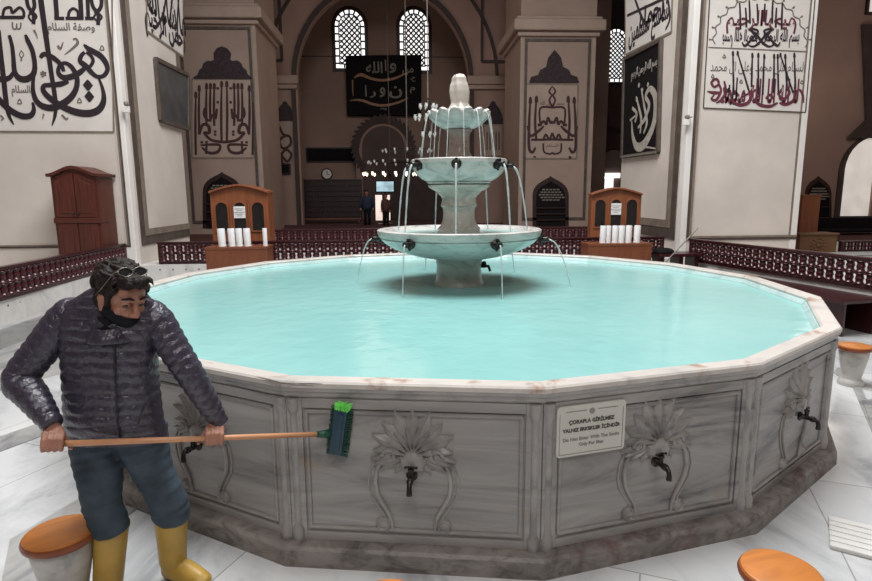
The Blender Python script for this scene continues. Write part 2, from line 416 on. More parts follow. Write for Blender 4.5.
xa = onY(127, 200, YP)[0]; frame_moulding('trim_3', MFp, xa, xa-.065, XL-3.4, -1)
ya = onL(137.5, 200, XL)[0]; yb = onL(145, 200, XL)[0]; frame_moulding('trim_4', MLp, ya, yb, YP+3.0, 1)
xa = onY(688, 200, YP)[0]; frame_moulding('trim_5', MFp, xa, xa+.10, XR2, 1)
ya = onR(677, 200, XR)[0]; yb = onR(668, 200, XR)[0]; frame_moulding('trim_6', MRp, ya, yb, -(YP+3.6), 1)
mb = MB(); vband(mb, MFp, XL-.17, XL, 0, 13, .012); vband(mb, MLp, YP, YP+.17, 0, 13, .012); struct(mb, 'trim_7', 'plaster_light')
mb = MB(); vband(mb, MFp, XR, XR+.12, 0, 13, .012); vband(mb, MRp, -YP-.2, -YP, 0, 13, .012); struct(mb, 'trim_8', 'plaster_light')
mb = MB(); vband(mb, MFp, XR2-.13, XR2, 0, 13, .012); struct(mb, 'trim_9', 'plaster_light')
mb = MB(); vband(mb, MFp, XR2-.17, XR2-.13, zb0, 13, .012); struct(mb, 'trim_10', 'moulding_brown')
# near pier sides stay plain below the mouldings
# rear piers
YR = 21.5
def rear_pier(k, name, pxs, xs, cap_y):
    xa, xb = onY(pxs[0], 150, YR)[0], onY(pxs[1], 150, YR)[0]
    zc0, zc1 = onY(0, cap_y[1], YR)[1], onY(0, cap_y[0], YR)[1]
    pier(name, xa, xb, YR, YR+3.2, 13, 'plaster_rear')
    M = Mfront(YR); mb = MB()
    for x in (xa+.2, xb-.22): vband(mb, M, x-.05, x+.05, ZF+.4, zc0-.06, .02)
    vband(mb, M, xa+.15, xb-.17, zc0-.16, zc0-.06, .03); vband(mb, M, xa+.15, xb-.17, ZF+.4, ZF+.5, .03)
    struct(mb, 'trim_%d' % (10+k), 'moulding_dark')
    mb = MB(); h = zc1-zc0; mb.box((xa-.12, YR-.12, zc0), (xb+.12, YR+3.3, zc0+h*.3)); mb.box((xa-.28, YR-.28, zc0+h*.3), (xb+.28, YR+3.5, zc1)); mb.box((xa-.18, YR-.18, zc1), (xb+.18, YR+3.4, zc1+.12))
    struct(mb, 'trim_%d' % (20+k), 'panel_dim', bev=.05)
    mb = MB(); vband(mb, M, xa, xa+.11, ZF, zc0, .015); vband(mb, M, xb-.13, xb, ZF, zc0, .015)
    struct(mb, 'trim_%d' % (30+k), 'panel_dim')
    return xa, xb
RLx = rear_pier(1, 'wall_pier_rear_left', (183, 262), 1, (6, 23))
RRx = rear_pier(2, 'wall_pier_rear_right', (519, 592), 1, (16, 33))
# far wall, its big blind arch and the pilasters that carry it
YA, YW = 28.0, 33.0
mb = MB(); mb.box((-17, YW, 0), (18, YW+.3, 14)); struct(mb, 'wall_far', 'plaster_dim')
ax0, ax1 = onY(299, 80, YA)[0], onY(467, 80, YA)[0]; acx = (ax0+ax1)/2; aR = (ax1-ax0)/2; az = onY(383, 82, YA)[1]
def arch_pts(r, n=28, rise=1.04): return [(acx+r*math.cos(PI*i/n), az+r*rise*math.sin(PI*i/n)) for i in range(n+1)]
mb = MB(); inner = arch_pts(aR)
poly = [(ax1, ZF)] + inner + [(ax0, ZF), (-9, ZF), (-9, 14), (9.5, 14), (9.5, ZF)]
mb.prism(poly, .5, Mfront(YA)); o = struct(mb, 'wall_arch', 'plaster_dim')
mb = MB(); A, B = arch_pts(aR+.02), arch_pts(aR+.24)
for i in range(28): mb.prism([A[i], A[i+1], B[i+1], B[i]], .08, Mfront(YA-.5))
for x in (ax0-.32, ax1+.02): mb.box((x+.06, YA-.62, ZF), (x+.24, YA-.5, az))
struct(mb, 'trim_40', 'band_dark')
mb = MB(); A, B = arch_pts(aR+1.25), arch_pts(aR+1.4)
for i in range(28): mb.prism([A[i], A[i+1], B[i+1], B[i]], .06, Mfront(YA-.5))
for s, x in ((-1, ax0), (1, ax1)):
    vx = x+s*.62; mb.box((vx-.06, YA-.58, az+.8), (vx+.06, YA-.5, 13)); mb.box((min(vx, vx+s*1.6), YA-.58, az+.74), (max(vx, vx+s*1.6), YA-.5, az+.86))
struct(mb, 'trim_41', 'band_dark')
mb = MB()
for s, x in ((-1, ax0), (1, ax1)):
    a, b = sorted((x-s*.05, x+s*2.2)); mb.box((a, YA-.75, az-.22), (b, YA-.4, az+.16)); a, b = sorted((x-s*.0, x+s*2.2)); mb.box((a, YA-.66, az-.42), (b, YA-.4, az-.22))
struct(mb, 'trim_42', 'plaster_rear', bev=.04)
mb = MB(); zl = onY(330, 57, YW)[1]; mb.box((-8, YW-.02, zl), (8.5, YW, zl+.05)); mb.box((acx-.03+.1, YW-.02, zl), (acx+.02+.1, YW, 13)); struct(mb, 'trim_43', 'moulding_dark')
# dark wooden wainscot and lattice screen along the foot of the far wall
wx0, wx1 = onY(276, 200, YA)[0], onY(378, 200, YA+3)[0]
mb = MB(); zt = onY(330, 180, 31)[1]; M = Mfront(31.0)
x0, x1 = onY(281, 200, 31)[0], onY(362, 200, 31)[0]
mb.box((x0, ZF, -.08), (x1, zt, 0), M)
n = 26
for i in range(n+1): x = x0+(x1-x0)*i/n; mb.box((x-.02, ZF, 0), (x+.02, zt, .05), M)
for i in range(9): z = ZF+(zt-ZF)*i/8; mb.box((x0, z-.03, .01), (x1, z+.03, .07), M)
tag(mb.build('lattice_screen', 'wood_dark', origin=((x0+x1)/2, 31, ZF)), 'dark wooden lattice screen along the far wall below the round clock', 'screen')
mb = MB(); x0, x1 = onY(390, 200, 31.5)[0], onY(520, 200, 31.5)[0]; mb.box((x0, 31.4, ZF), (x1, 31.6, zt+.9)); mb.box((x0, 31.3, zt+.9), (x1, 31.7, zt+1.0)); struct(mb, 'wall_partition', 'band_dark')
# right background wall with its lit arch
YB = 20.0
mb = MB(); xw = onY(800, 100, YB)[0]-3.0; mb.box((xw, YB, 0), (18, YB+.3, 14)); struct(mb, 'wall_right_rear', 'plaster_dim')
def arch_shape(M_on, px0, px1, pyb, pyt, spring, pointed=0, n=14):
    """door outline: px edges, bottom, apex and spring line in pixels on a plane"""
    (x0, zb), (x1, _), (_, zt), (_, zs) = M_on(px0, pyb), M_on(px1, pyb), M_on((px0+px1)/2, pyt), M_on(px0, spring)
    cx, r, h = (x0+x1)/2, (x1-x0)/2, zt-zs; out = [(x0, zb), (x1, zb)]
    for i in range(n+1):
        a = PI*i/n; s = math.sin(a); out.append((cx+r*math.cos(a), zs+h*(s if not pointed else s**.8*(1-.0)+0)))
    return out
def grow(poly, d):
    cx = sum(p[0] for p in poly)/len(poly); cz = sum(p[1] for p in poly)/len(poly)
    hw = max(abs(p[0]-cx) for p in poly); hh = max(abs(p[1]-cz) for p in poly)
    return [(cx+(x-cx)*(1+d/hw), cz+(z-cz)*(1+d/hh)) for x, z in poly]
op = arch_shape(lambda a, b: onY(a, b, YB), 839, 893, 216, 137, 170)
mb = MB(); mb.prism(grow(op, .2), .05, Mfront(YB)); o = struct(mb, 'door_1', 'band_dark')
mb = MB(); mb.prism(op, .03, Mfront(YB-.05)); mb.build('door_opening', 'arch_lit', o)
(x0, z0), (x1, _) = onY(866, 216, YB), onY(872, 150, YB); mb = MB(); mb.box((x0, YB-.16, z0), (x0+.22, YB-.085, z0+2.2)); mb.build('door_jamb', 'plaster_rear', o)
mb = MB(); mb.prism([onY(a, b, YB-.2) for a, b in ((863, 24), (867, 120), (848, 138), (900, 138), (900, 24))][::-1], .1, Mfront(YB-.1)); struct(mb, 'trim_44', 'band_dark')
mb = MB(); a, b = onY(866, 14, YB-.1), onY(900, -40, YB-.1); mb.box((a[0], YB-.15, a[1]), (b[0], YB-.02, b[1])); o = struct(mb, 'window_4', 'wood_dark')
mb = MB(); mb.box((a[0]+.06, YB-.2, a[1]+.06), (a[0]+.4, YB-.15, b[1])); mb.build('window_pane', 'arch_lit', o)
# right-hand far wall seen in the gap between the piers
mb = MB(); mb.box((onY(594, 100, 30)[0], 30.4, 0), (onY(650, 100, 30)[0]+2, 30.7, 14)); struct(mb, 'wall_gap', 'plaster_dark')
op = arch_shape(lambda a, b: onY(a, b, 30.4), 596, 626, 215, 150, 168)
mb = MB(); mb.prism(grow(op, .25), .04, Mfront(30.4)); o = struct(mb, 'door_2', 'band_dark')
mb = MB(); mb.prism(op, .02, Mfront(30.36)); mb.build('door_opening', 'plaster_rear', o)
mb = MB(); a, b = onY(598, 189, 30.3), onY(620, 173, 30.3); mb.box((a[0], 30.25, a[1]), (b[0]-.35, 30.33, b[1]-.2)); mb.box((a[0]+.3, 30.25, b[1]-.25), (b[0], 30.33, b[1])); mb.build('daylight_pane', 'window_light', o)
# lattice windows
def lattice_window(k, px0, px1, pyt, pyb, Y, zoff=0):
    f = lambda a, b: onY(a, b, Y)
    (x0, zb), (x1, _), (_, zt) = f(px0, pyb), f(px1, pyb), f(px0, pyt)
    cx, r = (x0+x1)/2, (x1-x0)/2; zs = zt-r*1.08
    def shape(rr, zlow): return [(cx-rr, zlow), (cx+rr, zlow)]+[(cx+rr*math.cos(PI*i/16), zs+rr*1.08*math.sin(PI*i/16)) for i in range(17)]
    M = Mfront(Y)
    mb = MB(); mb.prism(shape(r, zb), .06, M); w = struct(mb, 'window_%d' % k, 'wood_dark')
    g = r*.80; zg = zb+r*.2
    mb = MB(); mb.prism(shape(g, zg), .03, M @ Matrix.Translation((0, 0, .06))); mb.build('window_pane', 'window_light', w)
    gi = r*.56; zi = zg+r*.24
    mb = MB(); M2 = M @ Matrix.Translation((0, 0, .09))
    inn = lambda x, z, rr, lo: lo <= z and ((abs(x-cx) <= rr) if z <= zs else ((x-cx)**2+((z-zs)/1.08)**2 <= rr*rr))
    def bars(rr, lo, step, wd):
        for sg in (1, -1):
            t = -8*r
            while t < 8*r:
                seg = []
                for j in range(160):
                    z = lo+(zs+r*1.2-lo)*j/159; x = cx+t+sg*(z-lo)
                    if inn(x, z, rr, lo): seg.append((x, z))
                if len(seg) > 1: mb.ribbon([seg[0], seg[-1]], wd, M2, .02, False)
                t += step
    bars(gi, zi, r*.29, r*.085)
    a, b = shape(gi, zi), shape(gi*1.12, zi-gi*.12)
    for i in range(len(a)): j = (i+1) % len(a); mb.prism([a[i], a[j], b[j], b[i]], .025, M2)
    for i in range(9):
        an = PI*i/8; mb.ribbon([(cx+gi*math.cos(an), zs+gi*1.08*math.sin(an)), (cx+g*math.cos(an), zs+g*1.08*math.sin(an))], r*.09, M2, .02, False)
    nz = 5
    for i in range(nz):
        z = zi+(zs-zi)*i/nz
        for s in (-1, 1): mb.ribbon([(cx+s*gi, z), (cx+s*g, z)], r*.09, M2, .02, False)
    for i in (-1, 0, 1): mb.ribbon([(cx+i*gi*.6, zg), (cx+i*gi*.6, zi)], r*.09, M2, .02, False)
    mb.build('window_lattice', 'wood_dark', w)
lattice_window(1, 333, 369, 6, 72, YW); lattice_window(2, 397, 432, 6, 74, YW); lattice_window(3, 599, 628, 26, 85, 30.4)
# shell: ceiling with the open skylight over the court, outer walls
cx0, cx1, cy0, cy1 = -5.0, 6.0, 1.0, 11.8
mb = MB(); mb.box((-17, -14, 13), (cx0, 34, 13.4)); mb.box((cx1, -14, 13), (18, 34, 13.4)); mb.box((cx0, -14, 13), (cx1, cy0, 13.4)); mb.box((cx0, cy1, 13), (cx1, 34, 13.4)); struct(mb, 'ceiling', 'plaster_rear')
mb = MB(); mb.box((-17.3, -14, 0), (-17, 34, 13)); struct(mb, 'wall_left', 'plaster_rear')
mb = MB(); mb.box((18, -14, 0), (18.3, 34, 13)); struct(mb, 'wall_right', 'plaster_rear')
mb = MB(); mb.box((-17, -14.3, 0), (18, -14, 13)); struct(mb, 'wall_back', 'plaster_rear')
# ------------------------------------------------------------------ light
w = bpy.data.worlds.new('world'); bpy.context.scene.world = w; w.use_nodes = True
w.node_tree.nodes['Background'].inputs['Color'].default_value = (.93, .96, 1, 1); w.node_tree.nodes['Background'].inputs['Strength'].default_value = 1.0
def area(name, loc, target, size, power, col=(1, 1, 1), shape='DISK', spread=None):
    l = bpy.data.lights.new(name, 'AREA'); l.shape = shape; l.size = size; l.energy = power; l.color = col
    if shape == 'RECTANGLE': l.size, l.size_y = size if hasattr(size, '__len__') else (size, size)
    if spread: l.spread = spread
    o = bpy.data.objects.new(name, l); COL.objects.link(o); o.location = loc
    o.rotation_euler = (V(target)-V(loc)).to_track_quat('-Z', 'Y').to_euler(); return o
area('skylight', (.5, 6.3, 12.6), (.5, 6.3, 0), 8.0, 2250, (.97, .99, 1))
area('front_fill', (0, -6, 12), (0, 3, 1), 6.0, 760, (1, .98, .96))  # added fill lamp high behind the camera, no ceiling opening above it
def lamp(name, loc, power, r=.4, col=(1, .72, .5)):
    l = bpy.data.lights.new(name, 'POINT'); l.energy = power; l.shadow_soft_size = r; l.color = col
    o = bpy.data.objects.new(name, l); COL.objects.link(o); o.location = loc; return o
lamp('chandelier_light', (PY(390, 165, 24).x, 24.5, 7), 110, 1.6, (1, .80, .64))
lamp('rear_light', (0, 17.5, 8), 42, 1.6, (1, .85, .75))
lamp('right_light', (13, 17, 5.5), 95, .8, (1, .92, .85))
sc = bpy.context.scene
sc.view_settings.view_transform = 'Standard'; sc.view_settings.look = 'None'; sc.view_settings.exposure = 0
sc.cycles.max_bounces = 6; sc.cycles.diffuse_bounces = 3; sc.cycles.transparent_max_bounces = 12; sc.cycles.use_denoising = True
sc.cycles.sample_clamp_indirect = 4
# ================================================================== THE BASIN
NS = 16; FCX, FCY, FR, FROT, FHT = .1994, 6.2975, 3.5167, -.2931, 1.0341
FC = W(FCX, FCY, 0)
def cdir(th): return R0*math.sin(th)-FH*math.cos(th)
def corner(k, R): return FC+cdir(FROT+k*2*PI/NS)*R
basin = empty('fountain_basin', 'large sixteen-sided grey marble fountain basin with carved panels, filled with turquoise water', 'fountain basin', FC)
TW = .955                                                       # water level
def ring16(mb, prof):
    """sweep an (r,z) profile round the sixteen corners"""
    rings = [[mb.bm.verts.new(corner(k, r)+ZV*z) for r, z in prof] for k in range(NS)]
    n = len(prof)
    for k in range(NS):
        A, B = rings[k], rings[(k+1) % NS]
        for j in range(n): mb.bm.faces.new((A[j], B[j], B[(j+1) % n], A[(j+1) % n]))
    return mb
H = FHT
ring16(MB(), [(FR, H-.010), (FR-.010, H), (FR-.115, H-.003), (FR-.13, H-.016), (FR-.13, H-.034), (FR, H-.034)]).build('rim', 'marble_rim', basin)
ring16(MB(), [(FR-.004, H-.0345), (FR-.008, H-.055), (FR-.020, H-.064), (FR-.024, H-.085), (FR-.040, H-.102), (FR-.115, H-.102), (FR-.115, H-.0345)]).build('cornice', 'marble_carved', basin)
ring16(MB(), [(FR-.118, H-.030), (FR-.118, .45), (FR-.16, .45), (FR-.16, H-.075), (FR-.136, H-.04)]).build('inner_lining', 'marble_inner', basin)
ring16(MB(), [(FR+.055, 0), (FR+.050, .095), (FR+.035, .112), (FR-.02, .118), (FR-.09, .12), (FR-.2, .12), (FR-.2, 0)]).build('plinth', 'marble_plinth', basin)
RPN = FR-.045                                                   # panel plane corner radius
SW = 2*RPN*math.sin(PI/NS); AP = RPN*math.cos(PI/NS)
def panelM(k):
    th = FROT+(k+.5)*2*PI/NS; n = cdir(th); return lookM(FC+n*AP, V((-n.y, n.x, 0)), ZV, n)   # u runs left to right as seen
ZB, ZT = .115, H-.10
def relief_mesh():
    mb = MB(); I = Matrix()
    c = V((0, .64))
    def leaf(an, L, wd, lift, base=.05):
        d = V((math.sin(an), math.cos(an))); nn = V((d.y, -d.x))
        pts = [(base, .20), (.28*L+base*.7, .62), (.52*L, 1.0), (.72*L, .78), (.88*L, .36), (L, 0)]
        rows = []
        for t, w in pts:
            p = c+d*t; a = w*wd; hz = lift*(1-.35*t/L)
            rows.append([mb.bm.verts.new(q) for q in (V((*(p-nn*a), 0)), V((*(p-nn*a*.8), hz*.55)), V((*(p-nn*a*.35), hz*.75)), V((*p, hz*1.15)), V((*(p+nn*a*.35), hz*.75)), V((*(p+nn*a*.8), hz*.55)), V((*(p+nn*a), 0)))])
        for A, B in zip(rows, rows[1:]):
            for j in range(6): mb.bm.faces.new((A[j], A[j+1], B[j+1], B[j]))
    for i in range(11):
        an = math.radians(-108+i*21.6); s = abs(i-5)/5
        leaf(an, .255-.05*s+(.0 if i % 2 else .016), .050, .028, .05)
    for i in range(8):
        an = math.radians(-88+i*25); leaf(an, .155, .026, .042, .03)
    for s in (-1, 1):                                            # side curls and small leaves
        for an, L in ((118, .20), (138, .15), (100, .235)): leaf(math.radians(s*an), L, .03, .03, .06)
        sp = [(s*(.125+.040*(1-t/14)*math.cos(t*.75)), .625+.040*(1-t/14)*math.sin(t*.75), .022) for t in range(13)]
        mb.tube(sp, .011, 6)
        mb.ball((s*.125, .625, .02), .014, 8, 6)
        # lyre line down to the foot scroll
        ly = [(s*.10, .645), (s*.165, .60), (s*.195, .54), (s*.205, .47), (s*.195, .40), (s*.165, .34), (s*.135, .29), (s*.12, .24), (s*.115, .195)]
        mb.tube([(x, z, .008) for x, z in ly], [.008, .010, .011, .012, .012, .012, .011, .011, .009], 8)
        mb.tube([(x*1.13+s*.012, z-.004, .004) for x, z in ly[1:-1]], .006, 6)
        mb.lathe([(.042, 0), (.042, .012), (.033, .022), (.026, .014), (.016, .020), (0, .026)], 14, Matrix.Translation((s*.165, .225, 0)))
    # throat: a shell-like cup the spout springs from
    mb.lathe([(.075, 0), (.07, .03), (.045, .05), (.02, .055), (0, .055)], 18, Matrix.Translation((0, .60, 0)), lambda a, z, r: 1+.10*math.cos(a*9))
    mb.bm.normal_update(); return mb
def panel_mesh():
    mb = MB(); h = SW/2
    mb.box((-h-.01, ZB-.02, -.10), (h+.01, ZT+.02, 0))
    # sunk field framed by a raised flat and a half-round bead
    for x0, x1, z0, z1 in ((-h, -h+.085, ZB, ZT), (h-.085, h, ZB, ZT), (-h+.085, h-.085, ZT-.055, ZT), (-h+.085, h-.085, ZB, ZB+.05)):
        mb.box((x0, z0, 0), (x1, z1, .014), bev=.004)
    a, b = -h+.105, h-.105; zl, zh = ZB+.075, ZT-.075
    for p, q in (((a, zl), (b, zl)), ((a, zh), (b, zh)), ((a, zl), (a, zh)), ((b, zl), (b, zh))):
        mb.tube([(p[0], p[1], .004), (q[0], q[1], .004)], .012, 8)
    return mb
def tap_mesh():
    mb = MB()
    mb.lathe([(.030, .0), (.032, .010), (.022, .016), (.015, .026), (.014, .065), (.019, .07), (.019, .09), (.013, .095), (0, .097)], 12, lookM((0, .535, .035), (1, 0, 0), (0, 1, 0), (0, 0, 1)))
    mb.tube([(0, .535, .10), (0, .538, .122), (0, .528, .142), (0, .505, .150), (0, .478, .150)], [.0135, .013, .013, .0135, .016], 10)
    mb.lathe([(.013, 0), (.013, .04), (.017, .042), (.017, .052), (0, .054)], 10, lookM((0, .535, .078), (0, 0, 1), (1, 0, 0), (0, 1, 0)))
    mb.tube([(-.027, .594, .078), (0, .598, .078), (.027, .594, .078)], [.005, .008, .005], 8); mb.ball((-.029, .594, .078), .008, 8, 6); mb.ball((.029, .594, .078), .008, 8, 6)
    return mb
pan0 = rel0 = tap0 = None
def set_part(o, parent_obj, k):
    o.parent = parent_obj
mats0 = WM[basin]
for k in list(range(-4, 7)):
    M = WM[basin].inverted() @ panelM(k)
    if pan0 is None:
        pan0 = panel_mesh().build('side_panel', 'marble_side', basin, world=False); rel0 = relief_mesh().build('carved_palmette', 'marble_carved', pan0, world=False, smooth=True)
        tap0 = tap_mesh().build('tap', 'bronze', pan0, world=False, smooth=True); tap0['label'] = 'dark bronze tap'
        p = pan0
    else:
        p = pan0.copy(); COL.objects.link(p)
        for ch in (rel0, tap0): 
            if ch is tap0 and k in (3, 4): continue
            d = ch.copy(); COL.objects.link(d); d.parent = p; d.matrix_local = ch.matrix_local.copy(); d.location.x += ({1: .03, 2: .045, -1: -.01} if ch is rel0 else {1: .004, 2: .012}).get(k, 0)
    p.matrix_local = M
for k in range(7, 12):
    p = pan0.copy(); COL.objects.link(p); p.matrix_local = WM[basin].inverted() @ panelM(k)
cp0 = None
for k in range(-4, 8):                                           # clustered shafts at the corners
    th = FROT+k*2*PI/NS; n = cdir(th); M = WM[basin].inverted() @ lookM(FC+n*(RPN), V((-n.y, n.x, 0)), ZV, n)
    if cp0 is None:
        mb = MB()
        for dx in (-.036, .036):
            prof = [(.036, ZB), (.036, ZB+.06), (.030, ZB+.075), (.024, ZB+.09), (.024, ZT-.09), (.030, ZT-.075), (.034, ZT-.06), (.034, ZT)]
            mb.tube([(dx, z, -.006) for r, z in prof], [r for r, z in prof], 12)
        cp0 = mb.build('corner_shaft', 'marble_carved', basin, world=False, smooth=True); c = cp0
    else: c = cp0.copy(); COL.objects.link(c)
    c.matrix_local = M
# chipped mortar lying along the front rim
mb = MB(); pts = [PZ(x, y, H+.002) for x, y in ((258, 377), (270, 380), (282, 383), (296, 384), (310, 383.5), (322, 384))]
mb.tube(pts, [.002, .006, .004, .007, .004, .002], 6, flat=.5); mb.tube([PZ(x, y, H+.002) for x, y in ((286, 386), (300, 385), (314, 386))], [.002, .004, .002], 6, flat=.5)
mb.build('chipped_edge', 'marble_plinth', basin)
mb = MB(); ps = [corner(k, FR-.15) for k in range(NS)]
bmv = [mb.bm.verts.new(p+ZV*TW) for p in ps]; bv2 = [mb.bm.verts.new(p+ZV*(TW-.42)) for p in ps]
mb.bm.faces.new(bmv); mb.bm.faces.new(bv2[::-1])
for j in range(NS): mb.bm.faces.new((bmv[j], bv2[j], bv2[(j+1) % NS], bmv[(j+1) % NS]))
tag(mb.build('pool_water', 'water', origin=FC), 'milky turquoise water filling the marble basin', 'water', kind='stuff')
# notice plate on the panel right of the front corner
M = panelM(1); L = M.inverted()
def onpanel(k, px, py, off=.02):
    M = panelM(k); n = V((M[0][2], M[1][2], M[2][2])); o = M.translation+n*off; r = ray(px, py); t = (o-CAM).dot(n)/r.dot(n); q = M.inverted() @ (CAM+r*t); return (q.x, q.y)
c4 = [onpanel(1, *p) for p in ((555.5, 458), (556.5, 407.5), (626.5, 398.5), (622, 448))]
sx0, sx1 = (c4[0][0]+c4[1][0])/2, (c4[2][0]+c4[3][0])/2; sz0, sz1 = (c4[0][1]+c4[3][1])/2, (c4[1][1]+c4[2][1])/2
scx, scz, sw, sh = (sx0+sx1)/2, (sz0+sz1)/2, sx1-sx0, sz1-sz0
so = M @ V((scx, scz, .018))
sign = empty('notice_sign', 'cream notice plate in Turkish and English fixed to the grey basin panel', 'sign', so)
def rrect(w, h, r, n=5):
    out = []
    for cx, cy, a0 in ((w/2-r, h/2-r, 0), (-w/2+r, h/2-r, PI/2), (-w/2+r, -h/2+r, PI), (w/2-r, -h/2+r, 1.5*PI)):
        for i in range(n+1): a = a0+PI/2*i/n; out.append((cx+r*math.cos(a), cy+r*math.sin(a)))
    return out
SM = M @ Matrix.Translation((scx, scz, .016))
MB().prism(rrect(sw, sh, .022), .012, SM).build('sign_board', 'sign_plate', sign)
SM2 = SM @ Matrix.Translation((0, 0, .0122))
mb = MB(); put_text(mb, 'ÇORAPLA GİRİLMEZ', SM2, .0, .045*sh/.25, w=sw*.66, bold=.022, th=.001); put_text(mb, 'YALNIZ ERKEKLER İÇİNDİR', SM2, 0, .006*sh/.25, w=sw*.84, bold=.022, th=.001); mb.build('turkish_text', 'sign_ink', sign)
mb = MB(); put_text(mb, 'Do Not Enter With The Socks', SM2, .0, -.040*sh/.25, w=sw*.82, bold=.006, th=.001); put_text(mb, 'Only For Men', SM2, 0, -.072*sh/.25, w=sw*.36, bold=.006, th=.001); mb.build('english_text', 'sign_grey', sign)
mb = MB(); a, b = sw*.46, sh*.45
for p, q in (((-a, b*.80), (-a, -b)), ((-a, -b), (a, -b)), ((a, -b), (a, b*.80)), ((-a*.82, b*.86), (-a*.18, b*.86)), ((a*.18, b*.86), (a*.82, b*.86))): mb.ribbon([p, q], .0028, SM2, .001, False)
mb.lathe([(.017, 0), (.017, .0012), (.012, .0016), (0, .0016)], 16, SM2 @ Matrix.Translation((0, b*.80, 0)))
mb.build('sign_border', 'sign_grey', sign)
# ================================================================== THE THREE-TIER FOUNTAIN
SC = PZ(459, 284, TW); SC = V((SC.x, SC.y, 0)); SC = FC.lerp(SC, 1.0)
ftn = empty('tiered_fountain', 'three-tier carved marble fountain standing in the middle of the pool', 'fountain', (SC.x, SC.y, TW-.3))
FM = Matrix.Translation((SC.x, SC.y, 0))
def octo(a, z, r, n=12, s=.02): return 1+s*math.cos(a*n)
od0 = (SC-CAM).dot(F0)
def zat(py): return PY(459, py, SC.y).z
def rpx(n, py): return n/2*((SC+ZV*zat(py)-CAM).dot(F0))/F
z = zat
MB().lathe([(rpx(49, 290), TW-.3), (rpx(49, 290), TW+.015), (rpx(47.5, 288), TW+.03), (rpx(46, 285), TW+.05), (rpx(44.5, 272), z(272)), (rpx(44, 265), z(265)), (rpx(46, 260), z(260)), (rpx(52, 257), z(256))], 16, FM, lambda a, zz, r: 1+.012*math.cos(a*8)).build('stem', 'marble_stem', ftn, smooth=True)
zr = zat(228.5)
def bowl(name, prof, seg=64, mod=None, mat='marble_bowl'): return MB().lathe(prof, seg, FM, mod).build(name, mat, ftn, smooth=True)
R1 = rpx(163, 228)
lb = bowl('lower_bowl', [(0, z(257)-.02), (R1*.28, z(257)-.02), (R1*.36, z(257.5)), (R1*.50, z(255.5)), (R1*.66, z(252)), (R1*.80, z(247.5)), (R1*.91, z(242)), (R1*.965, z(237.5)), (R1*.955, z(236.8)), (R1*.985, z(235.5)), (R1*1.0, z(231)), (R1*1.0, zr-.01), (R1*.985, zr), (R1*.90, zr-.005), (R1*.885, zr-.02), (R1*.80, zr-.10), (R1*.5, zr-.17), (0, zr-.17)])
MB().lathe([(0, zr-.12), (R1*.84, zr-.058), (R1*.84, zr-.05), (0, zr-.05)], 48, FM).build('bowl_water', 'water', ftn, smooth=True)
z2 = zat(160.5); R2 = rpx(96, 160)
MB().lathe([(rpx(42, 226), zr-.17), (rpx(42, 226), z(228)), (rpx(36, 224), z(225)), (rpx(32, 220), z(220)), (rpx(31, 213), z(213)), (rpx(32, 208), z(208)), (rpx(36, 205), z(205.5)), (rpx(34.5, 203), z(203)), (rpx(33, 199), z(199)), (rpx(36, 196), z(196)), (rpx(42, 193.5), z(193.5)), (rpx(43, 192), z(192)), (rpx(54, 189), z(189)), (rpx(60, 187), z(187)), (rpx(61, 185), z(185))], 48, FM, lambda a, zz, r: 1+.018*math.cos(a*12)).build('middle_stem', 'marble_stem', ftn, smooth=True)
bowl('middle_bowl', [(0, z(186)), (R2*.52, z(185.5)), (R2*.62, z(184)), (R2*.68, z(182.5)), (R2*.66, z(181.8)), (R2*.78, z(179)), (R2*.90, z(174)), (R2*.965, z(168.5)), (R2*.975, z(165)), (R2*1.0, z(163.8)), (R2*1.0, z2), (R2*.98, z2+.008), (R2*.90, z2), (R2*.86, z2-.06), (R2*.5, z2-.12), (0, z2-.12)], 64)
MB().lathe([(0, z2-.10), (R2*.885, z2-.028), (R2*.885, z2-.02), (0, z2-.02)], 40, FM).build('bowl_water', 'water', ftn, smooth=True)
z3 = zat(113); R3 = rpx(62, 113)
MB().lathe([(rpx(32, 160), z2-.12), (rpx(32, 160), z(159)), (rpx(26, 156), z(156.5)), (rpx(21, 152), z(152)), (rpx(19.5, 146), z(146)), (rpx(19.5, 138), z(138)), (rpx(22, 133), z(133)), (rpx(27, 130), z(130))], 32, FM, lambda a, zz, r: 1+.04*math.cos(a*8)).build('upper_stem', 'marble_rose', ftn, smooth=True)
def scal(a, zz, r):
    t = max(0, min(1, (r/R3-.30)/.5)); return 1+.085*t*(abs(math.cos(a*7))*1.6-1)
mb = MB(); prof = [(0, z(130)), (R3*.34, z(130)), (R3*.50, z(128.6)), (R3*.72, z(125.5)), (R3*.90, z(120)), (R3*.97, z(115.5)), (R3*.98, z3), (R3*.93, z3+.015), (R3*.84, z3-.02), (R3*.5, z3-.07), (0, z3-.07)]
mb.lathe(prof, 112, FM, scal)

for v in mb.bm.verts:
    dx, dy = v.co.x-SC.x, v.co.y-SC.y; r = math.hypot(dx, dy); t = max(0, min(1, (r/R3-.6)/.3)); v.co.z += .030*t*(abs(math.cos(math.atan2(dy, dx)*7))-.55)
mb.build('scalloped_bowl', 'marble_bowl', ftn, smooth=True)
mb = MB(); pf = [(rpx(25, 112), z(118)), (rpx(25, 112), z(110.5)), (rpx(20, 108), z(107)), (rpx(16, 104), z(103.5)), (rpx(17.5, 99), z(99)), (rpx(19, 92), z(92)), (rpx(17.5, 86), z(86)), (rpx(15, 82), z(82)), (rpx(14, 78), z(78)), (rpx(10, 75), z(75)), (0, z(73.5))]
pf2 = []
for (r1, a1), (r2, a2) in zip(pf, pf[1:]): pf2 += [(r1+(r2-r1)*t/4, a1+(a2-a1)*t/4) for t in range(4)]
pf2.append(pf[-1]); zmin = pf[0][1]
